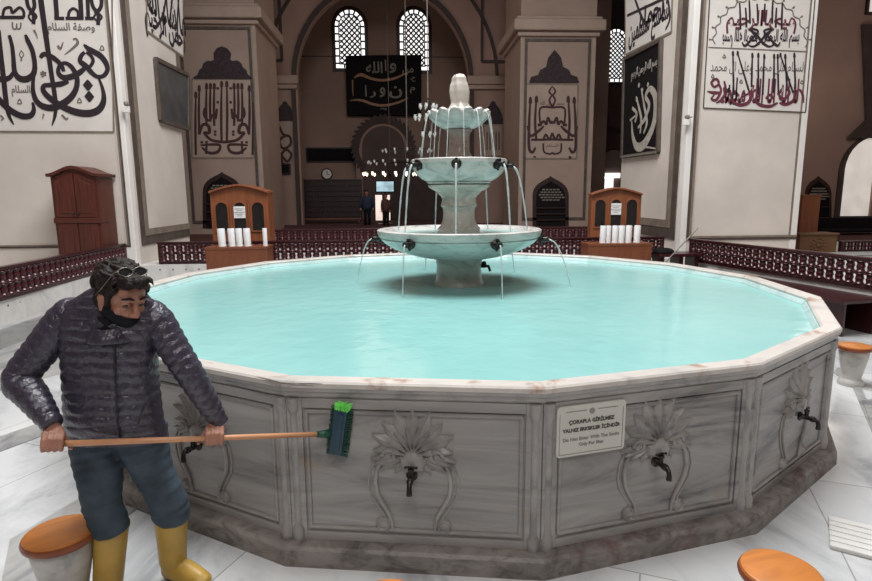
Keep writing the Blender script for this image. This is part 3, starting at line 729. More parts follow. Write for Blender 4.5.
mb.lathe(pf2, 40, FM @ Matrix.Translation((rpx(1.2, 90), 0, 0)), lambda a, zz, r: 1+.10*math.cos(5*a+9*(zz-zmin)))
mb.build('bud_finial', 'marble_stem', ftn, smooth='all')
# bronze spouts
sp0 = None
def spout(an, R, zz):
    global sp0
    d = V((math.sin(an), -math.cos(an), 0)); d = R0*d.x+FH*d.y
    M = lookM(V((SC.x, SC.y, zz))+d*R, V((-d.y, d.x, 0)), ZV, d)
    if sp0 is None:
        mb = MB(); mb.lathe([(.052, -.02), (.055, .012), (.04, .022), (.028, .03), (.028, .075), (.034, .08), (.03, .095), (.016, .09), (0, .07)], 14); mb.box((-.012, .02, .01), (.012, .06, .05), bev=.004); mb.ball((0, -.045, .015), (.02, .025, .015), 8, 6)
        sp0 = mb.build('spout', 'bronze', ftn, world=False, smooth=True); o = sp0; sp0['label'] = 'dark bronze lion-like spout nozzle'.replace('lion-like ', '')
    else: o = sp0.copy(); COL.objects.link(o)
    o.matrix_local = WM[ftn].inverted() @ M
    return V((SC.x, SC.y, zz))+d*(R+.09), d
LOW = [spout(math.radians(a), R1*.985, z(238.5)) for a in (-35, 21.5, 80, 141, 200, -95)]
MID = [spout(math.radians(a), R2*.985, z(166)) for a in (-56, -5, 47, 98, 150, 201, -107)]
mb = MB(); q = P(484, 266, od0-.12); mb.tube([q+V((-.10, .05, 0)), q, q+V((.05, -.02, .0)), q+V((.07, -.03, -.06))], [.022, .022, .018, .016], 8); mb.ball(q+V((0, 0, .03)), .03, 8, 6); mb.build('side_tap', 'bronze', ftn, smooth=True)
# falling water, each jet its own thing
def jet(p, d, reach, zend, r, label, group):
    pts = []; rr = []
    for i in range(11):
        t = i/10; pts.append(p+d*reach*(t**.62)*1.0+ZV*((zend-p.z)*t**1.25)); rr.append(r*(1-.35*t)*(1+.18*math.sin(i*2.3+p.x*9)))
    o = MB().tube(pts, rr, 8).build('water_jet', 'jet', origin=p, smooth='all'); return tag(o, label, 'water jet', group)
nm = ['second from the left on the near side', 'at the front', 'at the front right', 'at the far right', 'at the back right', 'at the back left', 'at the far left']
GM = 'water jets from the middle bowl'
reach = [.10, .06, .10, .19, .16, .14, .12]
for (p, d), n_, rc in zip(MID, nm, reach): jet(p, d, rc, zr-.04, .0125, 'thin water jet from the middle bowl spout %s' % n_, GM)
nl = ['at the front left', 'at the front right', 'at the far right', 'at the back right', 'at the back', 'at the far left']
for (p, d), n_, rc in zip(LOW, nl, [.05, .06, .26, .22, .2, .20]): jet(p, d, rc, TW+.0, .009, 'thin water jet from the lower bowl spout %s' % n_, 'water jets from the lower bowl')
for i in range(14):
    an = 2*PI*i/14+.1; d = V((math.sin(an), -math.cos(an), 0)); d = R0*d.x+FH*d.y; p = V((SC.x, SC.y, z3-.0))+d*R3*.95
    jet(p, d, .07+.03*(i % 3), z2-.02, .0062, 'thread of water dripping from a scallop of the topmost shell bowl', 'drips from the scalloped top bowl')
# ================================================================== RAILINGS
bal_bm = MB().lathe([(.060, 0), (.070, .012), (.070, .045), (.056, .06), (.052, .10), (.058, .15), (.064, .175), (.058, .20), (.052, .25), (.056, .29), (.070, .305), (.070, .338), (.060, .35)], 10)
BALME = None
def railing(label, a, b, spacing=.13, hgt=.46, zb=ZF, posts=(0, 1), fat=1.0):
    """low turned-baluster railing from a to b"""
    global BALME
    a, b = V((a[0], a[1], zb)), V((b[0], b[1], zb)); d = b-a; L = d.length; d.normalize(); n = V((-d.y, d.x, 0))
    r = empty('railing', label, 'railing', a, 0, 'low dark maroon railings round the court')
    M = lookM(a, d, n, ZV); k = hgt/.46
    def bar(name, z0, z1, w, ext=0): mb = MB(); mb.box((-ext, -w/2, z0*k), (L+ext, w/2, z1*k), M, bev=.006); mb.build(name, 'wood_maroon', r)
    bar('bottom_rail', .0, .06, .07); bar('middle_rail', .205, .255, .05); bar('top_rail', .385, .43, .08); bar('handrail', .425, .46, .11, .02)
    for t in posts:
        mb = MB(); x = .04+t*(L-.08); mb.box((x-.045, -.05, 0), (x+.045, .05, .455*k), M, bev=.006); mb.build('post', 'wood_maroon', r)
    nb = int(L/spacing); first = None
    for i in range(nb):
        x = (i+.5)*L/nb
        for row in range(2):
            Mb = WM[r].inverted() @ Matrix.Translation(a+d*x+ZV*(.055+row*.175)*k) @ Matrix.Diagonal((fat, fat, .50*k, 1))
            if BALME is None:
                o = bal_bm.build('baluster', 'wood_baluster', r, world=False, smooth=True); BALME = o.data
            else:
                o = bpy.data.objects.new('baluster', BALME); COL.objects.link(o); o.parent = r
            o.matrix_local = Mb
    return r
def xy(p): return (p.x, p.y)
p0, p1 = PZ(126, 266, ZF), PZ(-14, 305, ZF)
railing('dark maroon baluster railing on the left ledge behind the man', xy(p0), xy(p1), .15, fat=.93)
YQ = 12.25
railing('dark maroon railing behind the wooden chest on the left of the fountain', (PY(160, 262, YQ).x, YQ), (PY(430, 262, YQ).x, YQ), .16, fat=1.17)
railing('dark maroon railing behind the fountain and the wooden chest on its right', (PY(431, 262, YQ).x, YQ), (PY(662, 262, YQ).x, YQ), .16, fat=1.17)
railing('dark maroon baluster railing on the ledge to the right of the pool', xy(RAILR[0]-dR*.9), xy(RAILR[1]+dR*2.0), .16, fat=.93)
YQ2 = 15.6
railing('far dark maroon railing seen just above the railing behind the left chest', (PY(272, 235, YQ2).x, YQ2), (PY(430, 235, YQ2).x, YQ2), .17, .50, fat=1.2)
railing('far dark maroon railing behind the right wooden cabinet and niche', (PY(431, 235, YQ2).x, YQ2), (PY(592, 235, YQ2).x, YQ2), .17, .50, fat=1.2)
railing('short maroon railing beside the carved wooden chest at far right', (PY(839, 255, 13.0).x, 13.0), (PY(905, 262, 13.0).x, 13.0), .16, PY(840, 241, 13.0).z-ZF)
# ================================================================== CABINETS AND CHESTS
def arch_cabinet(label, cx, Y, wd, z0, z1, dp, rz, sheet_label):
    c = empty('arched_cabinet', label, 'cabinet', (cx, Y, z0), rz, None)
    I = WM[c]; Hh = z1-z0; M = I @ lookM((0, 0, 0), (1, 0, 0), (0, 0, 1), (0, -1, 0)); h = wd/2; ze = Hh*.905
    def curve(a): return [(a*(1-2*i/16), ze+(Hh-ze)*(1-abs(1-2*i/16)**1.5)) for i in range(17)]
    pz = lambda py: PY(436, py, Y).z-z0
    MB().prism([(-h, 0), (h, 0)]+curve(h), dp, M, -dp).build('carcass', 'wood_cabinet', c)
    mb = MB(); A = curve(h+.012); n = len(A)
    B = [(x*.995, z+.04) for x, z in A]; poly = A+B[::-1]; mb.prism(poly, dp+.12, M, -dp-.04); mb.build('cornice', 'wood_cabinet', c, bev=.006)
    MB().box((-h-.03, -.01, -dp-.02), (h+.03, .08, .03), M, bev=.008).build('base_board', 'wood_cabinet', c)
    ow = wd*.205
    for i, x in enumerate((-wd*.315, 0, wd*.315)):
        zb, zs = pz(228.5), pz(201)-ow/2
        def arch(a, b): return [(x-a, zb-b), (x+a, zb-b)]+[(x+a*math.cos(PI*j/12), zs+(a)*math.sin(PI*j/12)*1.0) for j in range(13)]
        d = MB(); A, B = arch(ow/2, 0), arch(ow/2+.035, .035)
        for j in range(len(A)): j2 = (j+1) % len(A); d.prism([A[j], A[j2], B[j2], B[j]], .022, M)
        o = d.build('arched_door', 'wood_cabinet', c); MB().prism(A, .008, M).build('dark_pane', 'glass_dark', o)
    for x in (-wd*.158, wd*.158): MB().box((x-.02, .1, 0), (x+.02, pz(198), .02), M, bev=.004).build('pilaster', 'wood_cabinet', c)
    s = empty('paper_notice', sheet_label, 'paper', I @ V((0, -.035, Hh*.42)), rz)
    Ms = I @ lookM((0, -.03, pz(210.5)), (1, 0, 0), (0, 0, 1), (0, -1, 0))
    MB().box((-wd*.10, -.125, 0), (wd*.10, .125, .004), Ms).build('sheet', 'paper', s)
    mb = MB()
    for j, (w_, zz) in enumerate(((.10, .07), (.07, .035), (.12, -.005), (.09, -.04), (.05, -.075))): mb.box((-w_, zz-.007, .004), (w_*.9, zz+.007, .006), Ms)
    mb.build('printed_lines', 'paper_line', s)
    return c
def chest(label, x0, x1, Y0, dp, z1):
    c = empty('wooden_chest', label, 'chest', ((x0+x1)/2, Y0+dp/2, 0)); 
    MB().box((x0, Y0, .0), (x1, Y0+dp, z1-.05), bev=.006).build('carcass', 'wood_chest', c)
    MB().box((x0-.008, Y0-.008, z1-.05), (x1+.008, Y0+dp+.008, z1), bev=.005).build('lid', 'wood_chest', c)
    mb = MB(); mb.box((x0+.06, Y0-.012, .15), (x1-.06, Y0+.0, z1-.14), bev=.005); mb.build('front_panel', 'wood_chest', c); return c
YC, YK = 11.2, 12.75
a, b = PY(206, 262, YC).x, PY(268, 262, YC).x; zc = PY(236, 247, YC).z
chest('low reddish-brown wooden chest left of the fountain, five white cylinders on it', a, b, YC, .5, zc)
a2, b2 = PY(588, 262, YC).x, PY(651, 262, YC).x; zc2 = PY(620, 243.5, YC).z
chest('low reddish-brown wooden chest right of the fountain, six white cylinders on it', a2, b2, YC, .5, zc2)
c0, c1 = PY(211, 210, YK).x, PY(268.5, 210, YK).x
arch_cabinet('arched three-pane wooden cabinet behind the left chest with a paper notice', (c0+c1)/2, YK, c1-c0, ZF, PY(240, 186, YK).z, .5, 0, 'white printed sheet stuck on the left arched cabinet')
c0, c1 = PY(594, 210, YK).x, PY(643, 210, YK).x
arch_cabinet('arched three-pane wooden cabinet behind the right chest with a paper notice', (c0+c1)/2-.06, YK, (c1-c0)*.97, ZF, PY(620, 189, YK).z, .5, -.18, 'white printed sheet stuck on the right arched cabinet')
cyl0 = None
def cylinder(px, zb, pyt, pyb, lab, gr, lean, w):
    global cyl0
    p = PY(px, pyb, YC+.2); loc = (p.x, YC+.2, zb)
    if cyl0 is None:
        o = empty('paper_cup_tube', lab, 'cylinder', loc, 0, gr); cyl0 = o
        MB().lathe([(.068, 0), (.068, .335), (.066, .34), (0, .34)], 20, Matrix.Translation(loc)).build('tube', 'cup_white', o, smooth=True)
        MB().lathe([(.072, .0), (.072, .012), (0, .013)], 20, Matrix.Translation(loc)).build('base', 'cup_white', o, smooth=True)
    else: o = dup(cyl0, loc, 0, lab, gr)
    o.rotation_euler = (0, lean, 0); o.scale = (w, w, 1)
ordn = ['leftmost', 'second from the left', 'third from the left', 'fourth from the left', 'rightmost, standing apart']
for i, px in enumerate((222.5, 232.5, 240, 248, 265.5)): cylinder(px, zc, 231, 247, 'white upright cylinder on the left chest, %s' % ordn[i], 'white cylinders on the left chest', -.03 if i < 4 else 0, (1.05, .95, .9, .95, .62)[i])
ordn = ['leftmost', 'second from the left', 'third from the left', 'fourth from the left', 'fifth from the left', 'rightmost']
for i, px in enumerate((602.5, 608, 614.5, 621, 628, 636.5)): cylinder(px, zc2, 229, 243, 'white upright cylinder on the right chest, %s' % ordn[i], 'white cylinders on the right chest', .02, (.9, .7, .9, .9, .9, .95)[i])
# tall wardrobe by the left pier
YWd = 11.35
x0, x1 = PY(54, 210, YWd).x, PY(100, 210, YWd).x; zt = PY(76, 169, YWd).z; ze = PY(54, 177, YWd).z
wd = empty('wardrobe', 'tall dark red wooden cupboard with arched top and two doors against the left pier', 'cupboard', ((x0+x1)/2, YWd+.25, ZF))
M = Mfront(YWd); cx, h = (x0+x1)/2, (x1-x0)/2
def wtop(a, dz=0): return [(cx+a*(1-2*i/16), ze+dz+(zt-ze)*(math.cos(PI*abs(1-2*i/16))*.5+.5)) for i in range(17)]
MB().prism([(x0, ZF), (x1, ZF)]+wtop(h), .58, M, -.58).build('carcass', 'wood_red', wd)
mb = MB(); A = wtop(h+.05); B = wtop(h+.06, .06); mb.prism(A+B[::-1], .68, M, -.62); mb.build('cornice', 'wood_red', wd, bev=.008)
for s in (-1, 1):
    xa, xb = (cx+.012*s, cx+s*(h-.05)); xa, xb = min(xa, xb), max(xa, xb); zm = ZF+.95
    mb = MB(); pl = [(xa, zm+.06), (xb, zm+.06)]; top = [(x, ze-.07+(zt-ze)*(math.cos(PI*abs((x-cx)/h))*.5+.5)) for x in [xb+(xa-xb)*i/8 for i in range(9)]]
    mb.prism(pl+top, .022, M); d = mb.build('door', 'wood_red', wd, bev=.006)
    mb = MB(); xm0, xm1 = xa+.08, xb-.08; mb.prism([(xm0, zm+.14), (xm1, zm+.14)]+[(x, ze-.17+(zt-ze)*(math.cos(PI*abs((x-cx)/h))*.5+.5)) for x in [xm1+(xm0-xm1)*i/8 for i in range(9)]], .034, M); mb.build('door_panel', 'wood_red', d, bev=.01)
    MB().ball(M @ V((cx+s*.05, zm+.13, .045)), .022, 10, 8).build('knob', 'bronze', d)
    mb = MB(); mb.box((xa, ZF+.1, 0), (xb, zm-.06, .022), M, bev=.006); d = mb.build('door', 'wood_red', wd)
    MB().box((xm0, ZF+.2, .02), (xm1, zm-.14, .034), M, bev=.01).build('door_panel', 'wood_red', d)
MB().box((x0-.01, zm-.05, -.3), (x1+.01, zm+.05, .035), M, bev=.01).build('middle_rail', 'wood_red', wd)
# bench along the right railing, with a dark bag on it
mb = MB(); A0 = RAILR[0]-dR*.1; A1 = PZ(863, 300, .52); 
b0 = A0+nR*.03; b1 = A0+dR*((A1-A0).dot(dR))+nR*.03; wv = nR*.62
bn = empty('long_bench', 'long dark maroon wooden bench below the railing right of the pool', 'bench', (b0.x, b0.y, 0))
ML = lookM((b0.x, b0.y, 0), dR, nR, ZV) if dR.cross(nR).z > 0 else lookM((b0.x, b0.y, 0), dR, nR, ZV)
L = (b1-b0).length
MB().box((0, 0, .47), (L, .74, .525), ML, bev=.008).build('seat', 'wood_maroon', bn)
MB().box((.05, .06, 0), (L-.06, .10, .47), ML).build('back_board', 'wood_maroon', bn); MB().box((.05, .60, 0), (L-.06, .64, .47), ML).build('front_board', 'wood_maroon', bn)
# second bench across the foot of the right pier
x0, x1 = PY(655, 262, 11.3).x, PY(700, 262, 11.3).x
b2n = empty('short_bench', 'short dark maroon bench at the foot of the right pier', 'bench', ((x0+x1)/2, 11.3, 0))
MB().box((x0, 11.1, .74), (x1-.05, 11.6, .80), bev=.008).build('seat', 'wood_maroon', b2n)
for x in (x0+.08, (x0+x1)/2, x1-.15): MB().box((x-.04, 11.15, 0), (x+.04, 11.55, .74)).build('leg', 'wood_maroon', b2n)
p = PY(663, 254, 11.35); mb = MB(); mb.lathe([(.17, 0), (.21, .02), (.20, .05), (.15, .085), (.07, .10), (0, .105)], 20, Matrix.Translation((p.x, 11.35, .80)), lambda a, z, r: 1+.06*math.cos(3*a)+.03*math.sin(5*a))
tag(mb.build('folded_cloth', 'board_black', origin=(p.x, 11.35, .80), smooth=True), 'small dark folded cloth lying on the short bench by the right pier', 'cloth')
# pole leaning over the rim
p, q = PZ(660, 268, TW-.1), P(698, 228, 9.3)
q = PY(698, 228, p.y+.35); tag(MB().tube([p, p.lerp(q, .5), q], .010, 8).build('long_pole', 'gilt_dim', origin=p, smooth=True), 'thin pale pole standing in the pool and leaning over its far right rim', 'pole')
# furniture in the right background
YL = 13.9; x0, x1 = PY(801, 216, YL).x, PY(819, 216, YL).x; zt = PY(810, 196, YL).z
t = empty('wooden_lectern', 'plain light brown wooden lectern box against the dim wall at far right', 'lectern', ((x0+x1)/2, YL+.2, ZF))
MB().box((x0, YL, ZF), (x1, YL+.4, zt), bev=.01).build('body', 'wood_cabinet', t); MB().box((x0-.015, YL-.02, zt), (x1+.015, YL+.42, zt+.03), bev=.008).build('top', 'wood_cabinet', t)
YV = 12.9; x0, x1 = PY(800, 240, YV).x, PY(837, 240, YV).x; zt = PY(810, 235, YV).z
t = empty('carved_chest', 'carved light brown wooden chest with a round floral panel behind the right railing', 'chest', ((x0+x1)/2, YV+.25, ZF)); M = Mfront(YV)
MB().box((x0, YV, ZF), (x1, YV+.5, zt), bev=.008).build('body', 'wood_carved', t); MB().box((x0-.04, YV-.04, zt), (x1+.03, YV+.54, zt+.04), bev=.01).build('lid', 'wood_carved', t)
mb = MB(); cx, cz = (x0+x1)/2, zt-.24
for rr_, nn_ in ((.17, 14), (.10, 9)):
    for i in range(nn_): a = 2*PI*i/nn_; mb.ball(M @ V((cx+rr_*math.cos(a), cz+rr_*math.sin(a), .005)), (.036, .02, .030), 8, 6)
mb.ball(M @ V((cx, cz, .01)), .05, 10, 6)
mb.build('carved_rosette', 'wood_carved', t)
x0, x1 = PY(818, 225, 18).x, PY(900, 225, 18).x
t = empty('dark_sofa', 'black upholstered bench under the lit arch at far right', 'sofa', ((x0+x1)/2, 18, ZF)); zt = PY(850, 218, 18).z
MB().box((x0, 17.7, ZF+.1), (x1, 18.4, zt-.35), bev=.05).build('seat', 'board_black', t); MB().box((x0, 18.3, ZF+.1), (x1, 18.6, zt), bev=.06).build('backrest', 'board_black', t)
for x in (x0+.1, x1-.1): MB().box((x-.05, 17.8, ZF), (x+.05, 18.4, ZF+.12)).build('leg', 'wood_dark', t)
def ogee(M_on, pcx, hw, pyb, pys, pyt, n=8):
    """ogee-arched outline in plane coordinates from pixel measures"""
    L = [(hw*x, pys+(pyt-pys)*t) for t, x in ((0, 1), (.18, .985), (.36, .92), (.52, .80), (.66, .62), (.77, .42), (.85, .25), (.92, .11), (1, 0))]
    pts = [(-hw, pyb), (hw, pyb)]+L+[(-x, y) for x, y in L[::-1][1:]]
    return [M_on(pcx+x, y) for x, y in pts]
def niche(label, M_on, M, pcx, hw, pyb, pys, pyt, n):
    o_ = M @ V((*M_on(pcx, pyb), 0)); t = empty('arched_niche', label, 'niche', o_)
    MB().prism(ogee(M_on, pcx, hw, pyb, pys, pyt), .03, M).build('surround', 'wood_dark', t)
    MB().prism(ogee(M_on, pcx, hw*.80, pyb, pys+1, pyt+5), .012, M @ Matrix.Translation((0, 0, .03))).build('dark_recess', 'board_black', t)
    mb = MB(); M2 = M @ Matrix.Translation((0, 0, .042))
    for i in range(5):
        for j in range(-3+abs(i-2)//2, 4-abs(i-2)//2):
            px, py = pcx+j*hw*.2+(i % 2)*hw*.1, pys+4-i*2.6
            if abs(px-pcx) > hw*.74*(1-max(0, (pys-py)/(pys-pyt))): continue
            x, z_ = M_on(px, py); mb.ribbon([(x-.05, z_), (x+.05, z_)], .05, M2, .01, False)
    mb.build('pierced_lattice', 'gilt_dim', t)
    for i in range(3):
        (xa, za), (xb, _) = M_on(pcx-hw*.8, pys+12+i*(pyb-pys-12)/3), M_on(pcx+hw*.8, pys+12)
        MB().box((xa, za-.02, .04), (xb, za+.02, .10), M).build('shelf', 'wood_dark', t)
MFR = Mfront(YR); fR = lambda a, b: onY(a, b, YR)
niche('dark ogee-arched niche with pierced top on the rear right pier', fR, MFR, 550.5, 18, 226, 196, 176, 0)
niche('dark ogee-arched niche on the rear left pier behind the arched cabinet', fR, MFR, 222, 19, 228, 192, 172, 0)
niche('small dark ogee niche in the dim wall at far right', lambda a, b: onY(a, b, YB), Mfront(YB), 818, 13, 240, 195, 176, 0)
# ================================================================== STOOLS
def stool_parts(t):
    M = WM[t] @ Matrix.Diagonal((.93, .93, 1, 1))
    MB().lathe([(.0, 0), (.125, 0), (.128, .03), (.118, .05), (.098, .065), (.092, .08), (.100, .12), (.118, .20), (.136, .29), (.146, .35), (.142, .375), (0, .375)], 28, M).build('pedestal', 'marble_pedestal', t, smooth=True)
    s = MB().lathe([(0, .372), (.155, .374), (.172, .385), (.176, .402), (.170, .416), (0, .416)], 40, M, lambda a, z, r: 1+.0*a).build('seat', 'wood_seat_edge', t, smooth=True)
    MB().lathe([(0, .414), (.166, .416), (.163, .424), (.150, .428), (0, .428)], 40, M).build('seat_top', 'wood_seat', s, smooth=True)
def stool_at(px, py): p = PZ(px, py, .425); return (p.x, p.y, 0)
st = empty('stool', 'round stool with wooden seat on marble pedestal beside the man, lower left', 'stool', stool_at(60, 531), .6, 'round wooden stools on marble pedestals'); stool_parts(st); st.rotation_euler = (0, 0, .6)
dup(st, stool_at(781, 570), .2, 'round wooden stool on marble pedestal in the lower right corner')
dup(st, stool_at(855, 345), 1.2, 'round stool on marble pedestal beyond the right end of the basin')
dup(st, stool_at(388, 604), 2.0, 'round stool cut off by the bottom edge below the middle basin panel')
# ================================================================== WRITING ON THE WALLS
G_CAL = 'painted calligraphy panels on the piers'
def crop_map(M_on, x0, y0, s): return lambda pts: [M_on(x0+x/s, y0+y/s) for x, y in pts]
def panel(name, label, cat, M, M_on, corners, mat='panel_plaster', border='moulding_brown', bw=.03, th=.008):
    """flat panel whose four corners (tl,tr,br,bl) are given in pixels"""
    M = M @ Matrix.Translation((0, 0, .003)); q = [M_on(*c) for c in corners]; c = (sum(x for x, z in q)/4, sum(z for x, z in q)/4)
    t = empty(name, label, cat, M @ V((*c, 0))); MB().prism([(q[3]), q[2], q[1], q[0]], th, M).build('ground', mat, t)
    mb = MB()
    for i in range(4): mb.ribbon([q[i], q[(i+1) % 4]], bw, M @ Matrix.Translation((0, 0, th)), .006, False)
    mb.build('border', border, t); return t
# -- left pier, great overlapping letters
t = panel('wall_calligraphy', 'white wall panel with huge interlaced black Arabic letters on the left pier', 'calligraphy', MFp, lambda a, b: onY(a, b, YP), [(-120, -80), (111.5, -80), (114, 132), (-120, 131)])
MI = MFp @ Matrix.Translation((0, 0, .013)); C = crop_map(lambda a, b: onY(a, b, YP), 0, 0, 4.3)
k = (onY(10, 50, YP)[0]-onY(0, 50, YP)[0])/43                       # crop pixel in metres
mb = MB()
def S(pts, w, nib=None): w = [x*k for x in w] if hasattr(w, '__len__') else w*k; mb.ribbon(C(pts), w, MI, .004, True, nib)
S([(362, 192), (388, 215), (430, 238), (455, 268), (464, 300), (448, 326), (420, 330), (395, 312), (372, 285), (352, 268)], [8, 26, 26, 24, 20, 18, 18, 22, 24, 20])
S([(366, 225), (352, 240), (346, 262), (362, 282), (388, 286), (402, 262), (392, 240), (372, 226)], [14, 18, 20, 18, 14, 16, 14, 10])
S([(372, 288), (345, 312), (310, 330), (275, 334), (254, 316), (256, 288), (278, 272), (305, 284), (326, 315), (334, 350), (326, 390), (302, 424), (265, 450), (225, 464), (188, 458), (160, 436), (146, 400), (144, 360), (150, 318), (160, 290)], [16, 24, 26, 24, 20, 16, 16, 20, 22, 22, 24, 28, 30, 30, 28, 24, 20, 16, 12, 8])
S([(176, 250), (186, 236), (206, 236), (238, 254), (266, 282), (276, 308)], [14, 20, 22, 22, 20, 14])
S([(424, 332), (440, 372), (448, 412), (444, 446), (424, 474), (385, 488), (335, 484), (285, 466), (240, 440), (205, 412), (188, 388), (192, 370), (218, 366), (262, 362), (296, 350)], [8, 14, 20, 26, 30, 32, 32, 30, 28, 26, 22, 20, 20, 24, 16])
S([(176, -10), (190, 90), (206, 200), (222, 310), (236, 400), (242, 455), (238, 500), (226, 540)], [24, 24, 22, 20, 20, 18, 14, 4])
S([(-6, 130), (6, 240), (18, 340), (28, 430), (40, 495), (62, 536)], [22, 22, 22, 22, 16, 4])
S([(42, 152), (54, 196), (60, 250), (66, 310), (88, 338), (120, 340), (146, 318), (152, 280), (142, 220), (122, 176), (112, 150)], [14, 16, 18, 22, 28, 28, 24, 20, 20, 20, 10])
S([(60, 312), (44, 334), (16, 342), (-10, 338)], [14, 20, 26, 26])
S([(-8, 420), (20, 452), (58, 482), (100, 500), (136, 496), (148, 470), (142, 440)], [24, 26, 28, 28, 24, 18, 8])
for x, y in ((380, 367), (386, 416)): S([(x-1, y-24), (x, y), (x+1, y+24)], [2, 44, 2])
# block letters along the top edge
S([(240, -10), (245, 50), (246, 86)], 20); S([(238, 80), (278, 80)], 14); S([(347, -10), (350, 40), (352, 84)], 20); S([(284, 80), (360, 80)], 14); S([(296, 78), (300, 52), (318, 38), (336, 52), (338, 78)], 12)
S([(368, 80), (404, 80)], 14); S([(392, -10), (402, 30), (424, 62), (424, 108)], 16); S([(438, -10), (436, 30), (412, 62)], 16); S([(404, 74), (422, 58), (440, 74), (422, 92), (404, 74)], 8); S([(378, -8), (382, 80)], 16)
S([(2, 76), (104, 76)], 14); S([(14, 70), (22, 40), (48, 34), (56, 56), (86, 34), (104, 50), (104, 76)], 12); S([(116, -10), (124, 30), (146, 62), (146, 104)], 16); S([(146, -10), (150, 30), (132, 62)], 16); S([(124, 72), (140, 52), (160, 72), (140, 92), (124, 72)], 8)
mb.build('great_lettering', 'ink', t, )
mb = MB(); MT = MI
S([(56, 96), (58, 122), (72, 124), (74, 104), (76, 124), (90, 122), (92, 98)], 6); S([(250, 196), (262, 210), (274, 182)], [10, 10, 3]); S([(316, 170), (330, 168), (336, 186), (318, 206), (280, 236)], [6, 8, 12, 10, 2]); S([(148, 130), (158, 148), (164, 168)], [10, 6, 2])
S([(4, 496), (16, 510), (6, 518)], [8, 8, 2]); S([(190, 490), (186, 512)], [8, 3]); S([(268, 494), (286, 512), (296, 506)], [8, 10, 3])
def ctext(body, x, y, w=None, h=None, bold=.015, flip=False, Cm=None, kk=None, Mx=None):
    cx, cz = (Cm or C)([(x, y)])[0]; put_text(mb, ar(body), Mx or MI, cx, cz, w*(kk or k) if w else None, h*(kk or k) if h else None, bold, flip)
ctext('السلام', 92, 392, 82, 50); ctext('وصفة السلام', 308, 124, 205, 50)
for x, y in ((86, 436), (343, 432), (440, 206)): S([(x-9, y+9), (x, y-9), (x+9, y+9), (x-9, y+9)], 4)
S([(176, 312), (200, 326), (186, 306), (184, 332), (200, 312), (176, 322)], 4); S([(94, 218), (86, 236), (96, 248), (104, 234), (94, 218)], 4); S([(94, 250), (94, 264)], 6)
mb.build('small_lettering', 'ink_thin', t)
# -- right pier, mirrored medallion over a row of tall strokes
fP = lambda a, b: onY(a, b, YP)
t = panel('wall_calligraphy', 'white wall panel with scalloped medallion and tall maroon and black script on the right pier', 'calligraphy', MFp, fP, [(711, -30), (817, -30), (805, 112.5), (703, 108)], border='moulding_dark', bw=.022)
C = crop_map(fP, 700, 0, 5.054); k = (onY(760, 50, YP)[0]-onY(750, 50, YP)[0])/50.54
mb = MB(); S([(40, 240), (540, 262)], 5)
sc_ = [];
for i in range(27):
    a = PI*i/26; rr = 232+(9 if i % 2 else -4); sc_.append((302-rr*math.cos(a), 232+8*(-math.cos(a))-rr*1.02*math.sin(a)))
S(sc_, 5)
for i in range(1, 26, 2):
    a = PI*i/26; x, y = 302-246*math.cos(a), 232-250*math.sin(a); S([(x-4*math.cos(a)-5, y), (x-12*math.cos(a), y-12*math.sin(a)), (x+5, y)], [2, 9, 2])
ctext('السلام على محمد وعلى ال محمد', 290, 350, 480, 70, .0)
for x, y in ((120, 285), (512, 415), (62, 385), (205, 412)): S([(x-7, y+7), (x, y-8), (x+7, y+7), (x-7, y+7)], 4)
mb.build('thin_lettering', 'ink_thin', t)
mb = MB()
for s in (-1, 1):
    ax = lambda x: 306+s*x
    for x, y0, y1 in ((20, 20, 110), (60, 2, 120), (78, 40, 140), (108, 15, 150)): S([(ax(x), y0), (ax(x-3), (y0+y1)/2), (ax(x-4), y1)], [7, 9, 9])
    S([(ax(20), 200), (ax(50), 150), (ax(15), 158), (ax(40), 190), (ax(80), 232), (ax(96), 214)], [4, 12, 9, 10, 12, 4]); S([(ax(66), 150), (ax(30), 170), (ax(-10), 218), (ax(-40), 236), (ax(-70), 226)], [4, 12, 12, 10, 4])
ctext('بسم الله الرحمن', 404, 196, 190, 86, .02); ctext('بسم الله الرحمن', 208, 196, 190, 86, .02, True)
for (x, y0, y1, dx) in ((164, 270, 480, 4), (188, 270, 470, 60), (262, 280, 440, -4), (292, 280, 480, 0), (322, 285, 480, -8), (372, 285, 470, -2), (390, 285, 480, 4), (404, 280, 470, 64), (428, 285, 460, 10), (474, 280, 470, 6)): S([(x, y0), (x+dx*.5, (y0+y1)/2), (x+dx, y1)], [6, 9, 9]); S([(x-4, y0+12), (x, y0-8), (x+5, y0+12)], [2, 10, 2])
ctext('لله', 156, 462, 60, 130, .02)
mb.build('black_lettering', 'ink', t)
mb = MB()
ctext('الرحيم', 222, 112, 180, 110, .02); ctext('الرحيم', 396, 112, 180, 110, .02, True)
S([(60, 405), (84, 402), (92, 425), (70, 440), (56, 420), (66, 405)], 12); S([(34, 462), (70, 470), (104, 468)], [4, 18, 8]); S([(92, 425), (104, 460), (80, 505), (56, 500), (70, 480)], [10, 12, 14, 10, 6]); S([(120, 410), (128, 460), (110, 500), (80, 522)], [8, 12, 14, 6])
S([(150, 500), (190, 530), (240, 520), (262, 470), (230, 480), (200, 500)], [8, 16, 18, 12, 10, 6]); S([(250, 480), (280, 456), (296, 480), (276, 505), (300, 530), (350, 538), (390, 520)], [8, 12, 12, 12, 16, 16, 8]); S([(400, 520), (430, 528), (468, 510), (480, 470), (474, 440)], [10, 16, 16, 12, 6]); S([(388, 470), (420, 500), (450, 470), (436, 440)], [8, 14, 12, 6]); S([(476, 470), (500, 455), (516, 480), (520, 520)], [8, 10, 12, 6]); S([(330, 500), (352, 480), (372, 505)], [10, 14, 8])
ctext('لا اله الا الله محمد', 300, 462, 400, 120, .03)
mb.build('maroon_lettering', 'ink_maroon', t)
